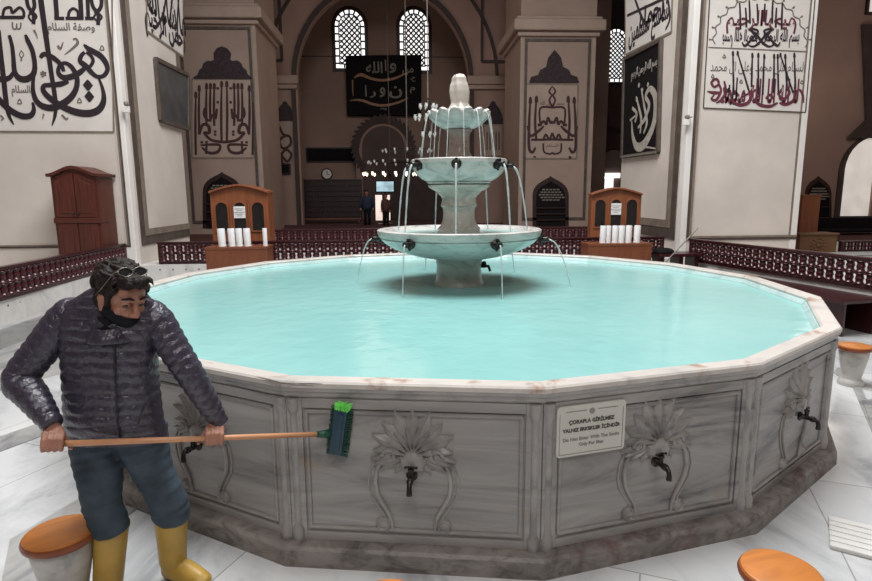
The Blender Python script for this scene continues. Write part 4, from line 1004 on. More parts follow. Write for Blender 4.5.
# -- side faces of the near piers: white script panels and dark boards
fL = lambda a, b: onL(a, b, XL); fRt = lambda a, b: onR(a, b, XR)
def script_side(label, f, M, corners, lines, C, k_, strokes=()):
    global mb, k, MI
    t = panel('wall_calligraphy', label, 'calligraphy', M, f, corners, border='moulding_brown', bw=.05)
    MI = M @ Matrix.Translation((0, 0, .013)); k = k_; mb = MB()
    for pts, w in strokes: mb.ribbon(C(pts), [x*k for x in w] if hasattr(w, '__len__') else w*k, MI, .004)
    for body, px, py, w_, h_ in lines: cx, cz = f(px, py); put_text(mb, ar(body), MI, cx, cz, w_, h_, .03)
    mb.build('black_lettering', 'ink', t); return t
C = crop_map(fL, 0, 0, 3.873)
script_side('narrow white script panel above the blank dark board on the left pier', fL, MLp, [(145, -40), (182, -30), (183, 57), (146.5, 31)], [('رحمن الرحيم', 166, 32, 2.3, .75), ('ما شاء الله', 166, 8, 2.3, .9)], C, .011, [([(640, -10), (628, 60), (600, 110)], [6, 8, 5]), ([(665, -10), (655, 80)], 7), ([(690, -10), (684, 100), (690, 180)], [6, 8, 4]), ([(580, 0), (575, 40)], 6)])
C = crop_map(fRt, 615, 0, 3.52)
script_side('narrow white script panel above the gold-lettered board on the right pier', fRt, MRp, [(625.5, -40), (674, -50), (672, 32), (626, 55)], [('شاسع مسلمين', 648, 26, 2.3, .85), ('رحماه', 652, 14, 1.4, .6)], C, .011, [([(45, 55), (110, 25), (190, -12)], 6), ([(70, -10), (96, 60), (120, 100)], [6, 8, 4]), ([(185, -20), (196, 60), (180, 105)], [6, 7, 4])])
def board(name, label, M, f, c, fr, frame_mat, ground):
    q = [f(*p) for p in c]; t = empty(name, label, 'board', M @ V((sum(x for x, z in q)/4, sum(z for x, z in q)/4, 0)))
    MB().prism([q[3], q[2], q[1], q[0]], .05, M).build('board_face', ground, t)
    for i in range(4): MB().ribbon([q[i], q[(i+1) % 4]], fr, M, .085, False).build('frame_bar', frame_mat, t)
    return t, q
board('chalkboard', 'blank dark framed board hanging on the side of the left pier', MLp, fL, [(153.5, 59), (186, 75), (186.5, 129), (158.5, 120)], .09, 'moulding_dark', 'board_slate')
t, q = board('calligraphy_board', 'black framed board with pale flourished Arabic script on the right pier', MRp, fRt, [(626.5, 59), (663, 40), (660, 152), (624, 157)], .085, 'moulding_dark', 'board_black')
MB().ribbon([q[3], q[2]], .05, MRp, .10, False).build('light_edge', 'gilt_dim', t)
MI = MRp @ Matrix.Translation((0, 0, .052)); mb = MB(); kk_ = .0092; k = kk_
S([(66, 425), (70, 480), (84, 516), (110, 508), (140, 450), (152, 385), (148, 335), (130, 312), (116, 340), (128, 370), (112, 420), (88, 450)], [4, 14, 22, 26, 22, 26, 22, 14, 12, 12, 12, 6]); S([(82, 340), (92, 380), (100, 420), (96, 470)], [5, 9, 11, 6]); S([(100, 312), (110, 370), (120, 430), (108, 470)], [5, 9, 11, 6]); S([(68, 380), (84, 400), (78, 430)], 9); S([(60, 424), (84, 404)], 6); S([(84, 516), (120, 518), (156, 524)], [4, 5, 3])
for x, y in ((84, 350), (104, 318), (124, 298), (92, 300)): S([(x, y-9), (x, y), (x, y+9)], [1, 12, 1])
cx, cz = C([(108, 245)])[0]; put_text(mb, ar('بسم الله الرحمن الرحيم'), MI, cx, cz, 1.5, .3, .0)
mb.build('flourished_lettering', 'silver_paint', t)
# -- rear piers: crest and mirrored script
def crest(t, M, f, pts, mat='crest_paint'):
    q = [f(x, y) for x, y in pts]; MB().prism(q, .03, M).build('painted_crest', mat, t)
fR = lambda a, b: onY(a, b, YR)
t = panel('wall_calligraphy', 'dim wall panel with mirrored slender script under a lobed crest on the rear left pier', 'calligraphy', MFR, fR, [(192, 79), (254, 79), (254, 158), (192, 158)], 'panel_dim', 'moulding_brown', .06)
def lobes(cx, hw, yb, yt, n=5):
    out = [(cx+hw, yb)]
    for i in range(n*6+1):
        a = PI*i/(n*6); r = 1+.10*abs(math.sin(a*n)); out.append((cx+hw*.93*r*math.cos(a)*(1-.42*math.sin(a)**3), yb-2-(yb-2-yt)*math.sin(a)**1.25*min(1.05, r)))
    return out+[(cx-hw, yb)]
crest(t, MFR, fR, [(185+x/4.65, 40+y/4.65) for x, y in [(45, 182), (38, 176), (60, 162), (66, 142), (80, 130), (86, 110), (105, 97), (124, 99), (136, 92), (133, 62), (149, 39), (172, 30), (197, 39), (215, 62), (211, 92), (224, 99), (244, 95), (262, 108), (270, 128), (286, 140), (292, 160), (314, 176), (307, 184)]][::-1])

C = crop_map(fR, 185, 40, 4.65); k = (onY(225, 100, YR)[0]-onY(215, 100, YR)[0])/46.5; MI = MFR @ Matrix.Translation((0, 0, .013)); mb = MB()
for s in (-1, 1):
    ax = lambda x: 183+s*x
    for x, y0, y1 in ((132, 255, 535), (116, 225, 440), (82, 215, 400), (64, 215, 380), (46, 215, 400), (12, 205, 480)): S([(ax(x), y0), (ax(x+2), (y0+y1)/2), (ax(x), y1)], [7, 12, 11]); S([(ax(x)-6, y0+14), (ax(x), y0-10), (ax(x)+6, y0+14)], [3, 13, 3])
    S([(ax(116), 440), (ax(100), 395), (ax(74), 400), (ax(70), 430), (ax(96), 430)], [12, 14, 16, 16, 12]); S([(ax(96), 430), (ax(60), 465), (ax(0), 475)], 13); S([(ax(90), 315), (ax(94), 350), (ax(70), 375), (ax(54), 350), (ax(40), 365), (ax(34), 320)], 11)
    S([(ax(110), 490), (ax(60), 486), (ax(20), 490), (ax(30), 520), (ax(70), 525), (ax(104), 500)], [8, 12, 12, 14, 14, 8]); S([(ax(82), 470), (ax(84), 530)], 11)
    for x, y in ((42, 426), (42, 440), (104, 476), (30, 290), (30, 225)): S([(ax(x)-6, y), (ax(x)+6, y)], 11)
mb.build('mirrored_lettering', 'ink_rear', t)
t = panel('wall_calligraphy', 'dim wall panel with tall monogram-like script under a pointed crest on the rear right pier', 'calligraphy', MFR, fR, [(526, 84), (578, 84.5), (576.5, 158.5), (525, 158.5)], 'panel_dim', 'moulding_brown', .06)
crest(t, MFR, fR, [(579, 83), (577, 77), (571, 75), (569, 70), (563, 67), (561, 58), (558, 54), (554.5, 50), (551, 54), (548, 58), (546, 67), (540, 70), (538, 75), (531, 77), (529, 83)])
C = crop_map(fR, 515, 40, 4.65); mb = MB()
for s in (-1, 1):
    ax = lambda x: 173+s*x
    S([(ax(0), 215), (ax(14), 240), (ax(0), 258)], [4, 10, 6]); S([(ax(0), 255), (ax(13), 280), (ax(0), 312)], 9); S([(ax(0), 314), (ax(56), 318), (ax(56), 390)], 10)
    S([(ax(102), 280), (ax(108), 390), (ax(108), 500), (ax(92), 522), (ax(78), 500)], [8, 14, 14, 14, 10]); S([(ax(74), 275), (ax(80), 380), (ax(74), 470)], [8, 13, 12]); S([(ax(116), 400), (ax(100), 446), (ax(60), 420), (ax(40), 400)], [8, 14, 14, 8])
    for x, y in ((102, 280), (74, 275)): S([(ax(x)-7, y+16), (ax(x), y-10), (ax(x)+7, y+16)], [3, 14, 3])
    S([(ax(56), 395), (ax(40), 378), (ax(28), 392), (ax(20), 362), (ax(8), 385), (ax(0), 378)], 12); S([(ax(60), 388), (ax(58), 402)], 20); S([(ax(98), 464), (ax(60), 464), (ax(0), 462)], 11); S([(ax(42), 465), (ax(30), 440), (ax(14), 462), (ax(0), 432)], 11)
    S([(ax(42), 480), (ax(38), 520), (ax(10), 530), (ax(0), 522)], 9); S([(ax(82), 540), (ax(82), 552)], 14)
for w_, x, y in ((60, 173, 494),): ctext('السلام', x, y, w_, 22, .0)
ctext('محمد رسول الله', 173, 296, 120, 26, .0)
mb.build('mirrored_lettering', 'ink_rear', t)
# -- far pilasters: small crests and panels
fA = lambda a, b: onY(a, b, YA-.5); MA = Mfront(YA-.5)
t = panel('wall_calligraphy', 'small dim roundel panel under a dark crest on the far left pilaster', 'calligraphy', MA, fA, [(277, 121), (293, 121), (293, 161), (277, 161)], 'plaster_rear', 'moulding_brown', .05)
crest(t, MA, fA, lobes(285, 9.5, 121, 102, 3)); C = crop_map(fA, 180, 0, 3.873); k = .0125; MI = MA @ Matrix.Translation((0, 0, .013)); mb = MB()
S([(385, 490), (400, 520), (425, 530), (428, 560), (400, 575), (385, 545), (410, 525)], 9); S([(385, 610), (410, 580), (432, 600), (415, 625), (390, 600), (400, 640)], 9); mb.build('lettering', 'ink_rear', t)
t = panel('wall_calligraphy', 'small dim panel under a dark crest on the far pilaster right of the fountain top', 'calligraphy', MA, fA, [(484, 125), (502, 125), (502, 156), (484, 156)], 'plaster_rear', 'moulding_brown', .05)
crest(t, MA, fA, lobes(493, 10, 124, 102, 3)); mb = MB()
for i in range(5): p = fA(487+i*3, 132); q = fA(487+i*3, 150); mb.ribbon([p, q], .05, MA @ Matrix.Translation((0, 0, .013)), .004, False)
mb.build('lettering', 'ink_rear', t)
def signboard(label, Y, c, mat='board_black'):
    a, b = onY(c[0], c[3], Y), onY(c[2], c[1], Y); t = empty('sign_panel', label, 'sign', ((a[0]+b[0])/2, Y, a[1])); M = Mfront(Y)
    MB().box((a[0], a[1], 0), (b[0], b[1], .05), M, bev=.01).build('plate', mat, t); mb = MB()
    for p, q in ((a, (b[0], a[1])), ((b[0], a[1]), b), (b, (a[0], b[1])), ((a[0], b[1]), a)): mb.ribbon([p, q], .07, M, .07, False)
    mb.build('frame', 'wood_dark', t)
signboard('long narrow black plate on the far wall left of the sunburst niche', YW, (307, 148, 357, 162)); signboard('small square black plate on the far left pilaster', YA-.5, (278, 164, 290, 174))
# -- side-wall vav letter in the right gap
mb = MB(); M = Mfront(30.35); C = crop_map(lambda a, b: onY(a, b, 30.35), 580, 60, 4.15); k = .0118; MI = M
S([(40, 110), (60, 150), (90, 200), (100, 250), (80, 300), (50, 335), (28, 330)], [10, 36, 40, 40, 36, 30, 20]); S([(95, 300), (60, 262), (30, 262), (20, 285), (40, 315), (80, 290), (120, 285), (180, 300)], [20, 30, 26, 20, 24, 26, 24, 14])
tag(mb.build('wall_letter', 'band_dark', origin=M @ V((*C([(60, 250)])[0], 0))), 'huge dark single letter painted on the dim wall in the right gap', 'calligraphy')
# -- hanging black canvas with gold script
YH = 32.6; fH = lambda a, b: onY(a, b, YH); M = Mfront(YH)
q = [fH(*p) for p in ((345.5, 56), (421.5, 55), (421, 115), (347, 115))]
t = empty('calligraphy_canvas', 'large black square hanging below the far windows with golden Arabic script', 'calligraphy', M @ V((*q[3], 0)))
MB().prism([q[3], q[2], q[1], q[0]], .47, M, -.39).build('canvas', 'board_black', t)
C = crop_map(fH, 335, 45, 7.26); k = (fH(390, 80)[0]-fH(380, 80)[0])/72.6; MI = M @ Matrix.Translation((0, 0, .082)); mb = MB()
S([(140, 240), (190, 218), (260, 245), (340, 258), (430, 245), (500, 215), (545, 195)], [6, 24, 18, 17, 16, 12, 8]); S([(110, 405), (160, 400), (210, 408), (280, 432), (360, 440), (440, 425), (500, 402), (530, 385)], [6, 12, 18, 17, 17, 15, 12, 6]); S([(128, 255), (130, 330), (134, 372)], [10, 7, 4])
mb.build('sweeping_strokes', 'gold_paint', t); mb = MB()
for b_, x, y, w_, h_ in (('الله', 285, 165, 120, 80), ('ا', 368, 150, 10, 80), ('و', 420, 170, 50, 70), ('من', 530, 190, 80, 60), ('ن', 440, 345, 95, 85), ('و', 345, 345, 42, 70), ('ر', 275, 362, 45, 45), ('ا', 225, 335, 11, 80), ('م', 562, 330, 38, 45), ('يط', 350, 463, 50, 24), ('حـ', 565, 250, 40, 34)): ctext(b_, x, y, w_, h_, .02)
mb.build('gold_lettering', 'gilt_dim', t)
# -- sunburst niche with dark flame teeth
YN = 32.0; fN = lambda a, b: onY(a, b, YN); M = Mfront(YN); (cx, cz) = fN(383.5, 148); rr = fN(416, 148)[0]-cx
t = empty('sunburst_niche', 'round-topped prayer niche ringed with dark flame-like teeth on the far wall', 'niche', (cx, YN, ZF))
def narch(r, zl): return [(cx-r, zl), (cx+r, zl)]+[(cx+r*math.cos(PI*i/20), cz+r*math.sin(PI*i/20)) for i in range(21)]
zl = ZF
MB().prism(narch(rr*.86, zl), .25, M, -.3).build('surround', 'plaster_dim', t); MB().prism(narch(rr*.66, zl), .03, M, -.04).build('recess', 'plaster_dark', t)
mb = MB(); MI = M
for i in range(29):
    a = -.22*PI+1.44*PI*i/28; d = V((math.cos(a), math.sin(a))); c_ = V((cx, cz)); tn = V((-d.y, d.x))
    mb.ribbon([tuple(c_+d*rr*.76), tuple(c_+d*rr*.88+tn*rr*.02), tuple(c_+d*rr*1.0+tn*rr*.11)], [rr*.15, rr*.15, rr*.02], M, .06)
A, B = narch(rr*.74, zl)[1:], narch(rr*.86, zl)[1:]
for i in range(len(A)-1): mb.prism([A[i], A[i+1], B[i+1], B[i]], .06, M)
mb.build('flame_teeth', 'band_dark', t)
# ================================================================== CHANDELIERS, CLOCK, SCREEN, FAR VISITORS
def glass_cup(M): return MB().lathe([(.012, -.03), (.03, 0), (.055, .05), (.06, .09), (.055, .13), (.065, .15)], 10, M)
def chandelier(label, c, r, n, ztop, mat, arm=.0, tiers=((1, 0),), s=1.0, rod=.02):
    t = empty('chandelier', label, 'chandelier', c); c = V(c)
    MB().tube([c+ZV*.25, V((c.x, c.y, ztop))], rod, 6).build('cord', 'gilt_dim', t)
    MB().lathe([(.0, -.2), (.06*s, -.12), (.10*s, 0), (.05*s, .1), (.07*s, .2), (0, .3)], 12, Matrix.Translation(c)).build('hub', 'bronze', t, smooth=True)
    me = None; md = None
    for (f, dz) in tiers:
        rr = r*f; ring = [c+V((rr*math.cos(2*PI*i/40), rr*math.sin(2*PI*i/40), dz)) for i in range(41)]
        MB().tube(ring, .018*s, 6, caps=False).build('ring', 'bronze', t)
        for i in range(4): a = PI/2*i; MB().tube([c+ZV*.15, c+V((rr*math.cos(a), rr*math.sin(a), dz))], .012*s, 6).build('arm', 'bronze', t)
        k = max(4, int(n*f))
        for i in range(k):
            a = 2*PI*i/k; p = c+V((rr*math.cos(a), rr*math.sin(a), dz-.12*s))
            Mx = WM[t].inverted() @ Matrix.Translation(p) @ Matrix.Diagonal((s, s, s, 1))
            if me is None:
                o = glass_cup(Matrix()).build('lamp_glass', mat, t, world=False, smooth=True); me = o.data
            else: o = bpy.data.objects.new('lamp_glass', me); COL.objects.link(o); o.parent = t
            o.matrix_local = Mx
            if mat != 'lamp_glass' or True:
                if md is None: d = MB().ball((0, 0, .07), .032, 8, 6).build('bulb', 'lamp_warm' if f < 1 or len(tiers) == 1 else 'lamp_glass', t, world=False); md = d.data
                else: d = bpy.data.objects.new('bulb', md); COL.objects.link(d); d.parent = t
                d.matrix_local = Mx
p = PY(428, 112, 12.5); chandelier('clear glass lamp cluster hanging on a thin cord left of the topmost bowl', p, .17, 7, 13, 'lamp_glass', tiers=((1, .14), (1.6, -.08), (.8, -.42)), s=.58, rod=.010)
p = PY(407, 141, 22); chandelier('far ring chandelier with rows of small white lamps before the sunburst niche', p-ZV*.62, 1.45, 20, 13, 'lamp_glass', tiers=((1, -.12), (.62, .3)), s=.62, rod=.022)
p = PY(390, 173, 26); chandelier('low ring of glowing lamps above the far television', p, 1.15, 14, 13, 'lamp_warm', tiers=((1, 0),), s=.85, rod=.006)
YK2 = 31.5; p = PY(327, 174, YW-.1); t = empty('wall_clock', 'small round white clock on the far wall above the lattice screen', 'clock', p); M = Mfront(YW-.08, p.x, p.z)
MB().lathe([(.30, 0), (.31, .05), (.27, .08), (.25, .05), (0, .05)], 28, M).build('clock_case', 'wood_dark', t, smooth=True); MB().lathe([(.25, .05), (.25, .055), (0, .056)], 28, M).build('clock_face', 'plaster_light', t)
MB().ribbon([(0, 0), (.02, .16)], .03, M @ Matrix.Translation((0, 0, .057)), .005, False).build('clock_hand', 'board_black', t); MB().ribbon([(0, 0), (.12, -.04)], .03, M @ Matrix.Translation((0, 0, .057)), .005, False).build('clock_hand', 'board_black', t)
YT = 27.5; a, b = onY(376.5, 191.5, YT), onY(393.5, 181.5, YT); M = Mfront(YT)
t = empty('television', 'small lit television screen on a stand in the far background', 'television', ((a[0]+b[0])/2, YT, ZF))
MB().box((a[0]-.04, a[1]-.04, -.08), (b[0]+.04, b[1]+.04, 0), M, bev=.01).build('bezel', 'board_black', t); MB().box((a[0], a[1], 0), (b[0], b[1], .006), M).build('screen', 'screen', t); cx = (a[0]+b[0])/2
MB().box((cx-.04, ZF, -.06), (cx+.04, a[1], -.02), M).build('pole', 'bronze', t); MB().box((cx-.35, ZF, -.35), (cx+.35, ZF+.04, .25), M).build('base', 'bronze', t)
a, b = onY(374.5, 221, 31.6), onY(400, 193, 31.6); mb = MB(); mb.box((a[0], 31.5, ZF), (b[0], 31.6, b[1])); o = struct(mb, 'door_3', 'wood_dark'); MB().box((a[0]+.08, 31.45, ZF), (b[0]-.08, 31.5, b[1]-.1)).build('bright_opening', 'daylight_door', o)
for x in (.36, .66): xx = a[0]+(b[0]-a[0])*x; MB().box((xx-.06, 31.38, ZF), (xx+.06, 31.46, b[1]-.05)).build('door_post', 'wood_dark', o)
def visitor(label, px, pyt, Y, coat, wd):
    p = PY(px, pyt, Y); h = p.z-ZF; t = empty('person', label, 'person', (p.x, Y, ZF)); T = Matrix.Translation((p.x, Y, ZF)) @ Matrix.Diagonal((h/1.72, h/1.72, h/1.72, 1))
    mb = MB(); mb.lathe([(0, 1.46), (.06, 1.47), (.095, 1.55), (.098, 1.62), (.07, 1.70), (0, 1.72)], 14, T); mb.tube([(0, 0, 1.40), (0, 0, 1.50)], [.06, .055], 10, M=T)
    for s in (-1, 1): mb.tube([(s*.26*wd, -.05, .86), (s*.26*wd, -.06, .78), (s*.25*wd, -.07, .72)], [.04, .045, .02], 8, M=T)
    mb.build('body', 'skin', t, smooth='all')
    MB().lathe([(.10, 1.60), (.106, 1.66), (.08, 1.715), (0, 1.735)], 14, T @ Matrix.Translation((0, .012, 0))).build('hair', 'hair', t, smooth='all')
    mb = MB(); mb.tube([(0, 0, .74), (0, 0, .95), (0, 0, 1.2), (0, 0, 1.36), (0, 0, 1.44)], [.22*wd, .21*wd, .23*wd, .20*wd, .08], 14, M=T, up=(1, 0, 0), flat=.62)
    for s in (-1, 1): mb.tube([(s*.19*wd, 0, 1.37), (s*.26*wd, .02, 1.12), (s*.26*wd, -.04, .85)], [.085, .075, .055], 10, M=T)
    mb.build('coat', coat, t, smooth='all')
    mb = MB()
    for s in (-1, 1): mb.tube([(s*.09, 0, .82), (s*.10, .0, .45), (s*.10, .01, .06)], [.10, .075, .06], 10, M=T)
    mb.build('trousers', 'board_black', t, smooth='all')
    for s in (-1, 1): MB().ball(T @ V((s*.10, -.05, .04)), (.05, .12, .04), 10, 6).build('shoe', 'board_black', t)
visitor('person in a dark blue coat standing left of the far television', 366.5, 190, 26.6, 'coat_blue', 1.15); visitor('person in a brown coat standing just below the far television', 385.5, 193.5, 26.0, 'coat_brown', .78)
t0, t1 = onY(290, 224, 29)[0], onY(361, 224, 29)[0]; zt = onY(340, 218, 29)[1]
t = empty('low_table', 'long low orange-brown wooden table on the far carpet left of the blue-coated person', 'table', ((t0+t1)/2, 29, ZF)); MB().box((t0, 28.6, zt-.06), (t1, 29.3, zt), bev=.01).build('table_top', 'wood_chest', t)
for x in (t0+.06, t1-.06):
    for y in (28.68, 29.22): MB().box((x-.04, y-.04, ZF), (x+.04, y+.04, zt-.06)).build('leg', 'wood_chest', t)

for px, py, lab in ((127, 108, 'small pale bracket fixed high on the corner of the left pier'), (685, 121, 'small pale bracket fixed high on the corner of the right pier')):
    p = PY(px, py, YP-.02); t = empty('wall_bracket', lab, 'bracket', (p.x, YP, p.z)); MB().box((p.x-.06, YP-.10, p.z-.09), (p.x+.06, YP-.02, p.z+.03), bev=.01).build('housing', 'plaster_light', t); mb = MB(); mb.lathe([(.035, 0), (.05, .03), (.05, .06), (.03, .08), (0, .085)], 12, Matrix.Translation((p.x+.02, YP-.07, p.z+.03))); mb.tube([(p.x+.02, YP-.08, p.z+.03), (p.x+.09, YP-.14, p.z+.07)], .012, 6); mb.build('lamp_head', 'gilt_dim', t)
# ================================================================== THE MAN WITH THE BRUSH
def remesh(mb, name, mat, parent, vox, smooth_it=4):
    """union of overlapping shapes -> one continuous skin"""
    bmesh.ops.recalc_face_normals(mb.bm, faces=mb.bm.faces)
    me = bpy.data.meshes.new(name); mb.bm.to_mesh(me); mb.bm.free(); o = bpy.data.objects.new(name, me); COL.objects.link(o)
    r = o.modifiers.new('r', 'REMESH'); r.mode = 'VOXEL'; r.voxel_size = vox; r.use_smooth_shade = True
    s = o.modifiers.new('s', 'SMOOTH'); s.factor = .5; s.iterations = smooth_it
    bpy.context.view_layer.update()
    m2 = bpy.data.meshes.new_from_object(o.evaluated_get(bpy.context.evaluated_depsgraph_get())); bpy.data.objects.remove(o)
    m2.transform(WM[parent].inverted()); m2.materials.clear(); m2.materials.append(MATS[mat]); m2.name = name
    for p in m2.polygons: p.use_smooth = True
    o = bpy.data.objects.new(name, m2); COL.objects.link(o); o.parent = parent; WM[o] = WM[parent]; return o
def cat(pts, n=6):
    """Catmull-Rom through tuples of any length"""
    out = []; k = len(pts)
    for i in range(k-1):
        p0, p1, p2, p3 = pts[max(i-1, 0)], pts[i], pts[i+1], pts[min(i+2, k-1)]
        for j in range(n):
            t = j/n; out.append(tuple(.5*(2*b+(c-a)*t+(2*a-5*b+4*c-d)*t*t+(-a+3*b-3*c+d)*t**3) for a, b, c, d in zip(p0, p1, p2, p3)))
    out.append(tuple(pts[-1])); return out
foot_r = PZ(177, 580, 0); foot_l = PZ(112, 601, 0)
base = (foot_r+foot_l)/2
man = empty('person', 'person in dark quilted jacket, jeans and yellow rubber boots holding the long scrubbing brush', 'person', (base.x, base.y, 0))
# --- stick line: from his right hand to the basin panel
bu, bv = onpanel(0, 338, 430, .045); MP = panelM(0); BR = MP @ V((bu, bv, .045)); brd = (BR-CAM).dot(F0)
S0 = P(67, 443.5, 2.55); S1 = P(327, 434, brd-.005); SA = (S1-S0).normalized()
def on_stick(px):
    a, b = 0, 1
    for _ in range(40):
        m_ = (a+b)/2; q = S0.lerp(S1, m_)-CAM; x = 436+F*q.dot(RR)/q.dot(F0)
        if x < px: a = m_
        else: b = m_
    return S0.lerp(S1, a)
HL, HR = on_stick(71)-SA*.068, on_stick(214)
S0 = HL-SA*.045
# --- joints
shL, elL, wrL = P(70, 316, 2.72), P(20, 379, 2.66), None
shR, elR = P(152, 318, 2.74), P(190, 374, 2.76)
# --- head frame
HS = 1.10; hf = (RR*.78+DD*.36-F0*.50).normalized(); hu = (-DD+RR*.02-F0*.12); hu = (hu-hf*hu.dot(hf)).normalized(); hr = hf.cross(hu)
HCn = P(122.5, 298.5, 2.65); HM = lookM(HCn, hr, hf, hu) @ Matrix.Diagonal((HS, HS, HS, 1))
neck0 = P(113, 326, 2.66)
mb = MB()
def hb(c, r, u=20, v=14): mb.ball(HM @ V(c), tuple(x*HS for x in r) if hasattr(r, '__len__') else r*HS, u, v, HM.to_3x3().normalized().to_4x4())
hb((0, -.012, .035), (.076, .098, .086)); hb((0, .030, -.035), (.060, .066, .080)); hb((0, .052, -.076), (.036, .036, .028)); hb((0, .072, -.086), (.020, .019, .017))
hb((0, .060, .052), (.056, .040, .040))
for s in (-1, 1):
    hb((s*.040, .062, -.022), (.024, .024, .022)); hb((s*.047, .015, -.065), (.022, .036, .036)); hb((s*.014, .104, -.032), (.0095, .011, .009))
    mb.tube([HM @ V((s*.008, .094, .030)), HM @ V((s*.030, .096, .034)), HM @ V((s*.050, .078, .028))], [.009, .0115, .009], 8)
    hb((s*.078, -.012, -.012), (.011, .020, .033)); hb((s*.083, -.018, .004), (.009, .015, .018)); hb((s*.080, -.004, -.038), (.008, .010, .012))
    mb.tube([HM @ V((s*.016, .088, .010)), HM @ V((s*.032, .0905, .018)), HM @ V((s*.048, .080, .010))], [.006, .0085, .006], 6)
    mb.tube([HM @ V((s*.018, .086, -.003)), HM @ V((s*.032, .088, -.007)), HM @ V((s*.046, .078, -.002))], [.005, .006, .005], 6)
mb.tube([HM @ V((0, .092, .026)), HM @ V((0, .104, .005)), HM @ V((0, .116, -.018)), HM @ V((0, .118, -.030)), HM @ V((0, .100, -.038))], [.009, .011, .0135, .0145, .010], 10)
mb.tube([HM @ V((-.024, .080, -.060)), HM @ V((-.010, .094, -.057)), HM @ V((0, .0955, -.059)), HM @ V((.010, .094, -.057)), HM @ V((.024, .080, -.060))], [.004, .007, .0065, .007, .004], 8)
mb.tube([HM @ V((-.020, .080, -.070)), HM @ V((0, .093, -.072)), HM @ V((.020, .080, -.070))], [.004, .009, .004], 8)
mb.tube([HM @ V((0, -.03, -.03)), HM @ V((0, -.02, -.09)), neck0, neck0-ZV*.06], [.055, .056, .060, .06], 16)
# torso, legs and arms below the clothes
chest, waist, hip = P(112, 350, 2.76), P(113, 405, 2.80), P(117, 440, 2.84)
mb.tube([neck0-ZV*.03, chest.lerp(neck0, .45), chest, waist, hip, hip-ZV*.02], [.055, .10, .12, .11, .10, .06], 20, up=RR, flat=.60)
kneeL, kneeR = P(101, 498, 2.83), P(162, 488, 2.92)
ankL, ankR = foot_l+ZV*.10, foot_r+ZV*.10
mb.tube([P(99, 440, 2.84), P(98, 462, 2.85), kneeL, kneeL.lerp(ankL, .5), ankL], [.06, .06, .05, .045, .04], 14); mb.tube([P(138, 440, 2.86), P(147, 460, 2.89), kneeR, kneeR.lerp(ankR, .5), ankR], [.06, .06, .05, .045, .04], 14)
def hand(H0, elbow, s, spread):
    """grip on the stick: axis a along the stick, fingers wrap over the near side and under it; s = side the thumb lies on"""
    a = SA; e2 = -F0; e2 = (e2-a*e2.dot(a)).normalized(); e1 = a.cross(e2)
    if e1.z < 0: e1 = -e1
    pt = lambda off, ang, r: H0+a*off+(e1*math.sin(math.radians(ang))+e2*math.cos(math.radians(ang)))*r
    wr = pt(-s*.012, 112, .082)+(elbow-H0).normalized()*.028
    off = [.036, .012, -.012, -.035]; L = [1.0, 1.08, 1.02, .86]
    for o_, l in zip(off, L):
        o_ *= s*spread
        mb.tube([pt(o_*.8, 112, .056), pt(o_, 84, .047), pt(o_, 40, .041*l), pt(o_, -8, .034), pt(o_, -58, .029), pt(o_, -112, .026), pt(o_, -160, .025)], [.0115, .0120, .0108, .0102, .0096, .0088, .0070], 10)
        mb.ball(pt(o_, 84, .050), .0118, 10, 8)
    mb.tube([wr, pt(-s*.006, 116, .066), pt(0, 108, .054), pt(0, 96, .045)], [.027, .034, .038, .030], 14, up=a, flat=.55)
    mb.tube([pt(s*.016, 140, .058), pt(s*.038, 160, .044), pt(s*.056, 190, .030), pt(s*.066, 236, .026), pt(s*.070, 268, .026)], [.0145, .0135, .0120, .0108, .0080], 10)
    return wr
wrL = hand(HL, elL, 1, .95); wrR = hand(HR, elR, -1, .95)
for sh, el, wr in ((shL, elL, wrL), (shR, elR, wrR)): mb.tube([sh, sh.lerp(el, .5), el, el.lerp(wr, .5), wr], [.06, .05, .043, .036, .026], 14); mb.tube([chest.lerp(neck0, .5), sh], [.07, .06], 12)
body = remesh(mb, 'body', 'skin', man, .0046, 3)
for s in (-1, 1):
    e = MB().ball(HM @ V((s*.032, .0825, .004)), .0112, 14, 10).build('eye', 'eye_white', body, smooth='all')
mb = MB()
for s in (-1, 1): mb.tube([HM @ V((s*.012, .1065, .036)), HM @ V((s*.030, .108, .044)), HM @ V((s*.052, .088, .036))], [.004, .0065, .0035], 6)
mb.build('eyebrows', 'hair', body, smooth='all')
# --- hair: a cap of swept locks
mb = MB(); hb((0, -.030, .045), (.086, .100, .092)); hb((0, -.085, -.002), (.062, .048, .066)); hb((0, -.112, -.03), (.046, .034, .050)); hb((.01, -.13, .03), (.06, .045, .06)); hb((0, .035, .098), (.060, .052, .038)); hb((-.02, .075, .092), (.036, .026, .022)); hb((.025, .070, .090), (.034, .026, .022))
for s in (-1, 1):
    hb((s*.070, -.048, -.006), (.022, .040, .052)); mb.tube([HM @ V((s*.070, .030, .045)), HM @ V((s*.074, .024, .015)), HM @ V((s*.072, .022, -.022))], [.018, .014, .008], 8); mb.tube([HM @ V((s*.064, .052, .072)), HM @ V((s*.070, .040, .05)), HM @ V((s*.073, .02, .03))], [.02, .02, .016], 8)
rnd = random.Random(3)
hb((.0, .088, .108), (.052, .030, .026)); hb((-.012, -.05, .085), (.078, .080, .062)); hb((0, .01, .112), (.062, .066, .034))
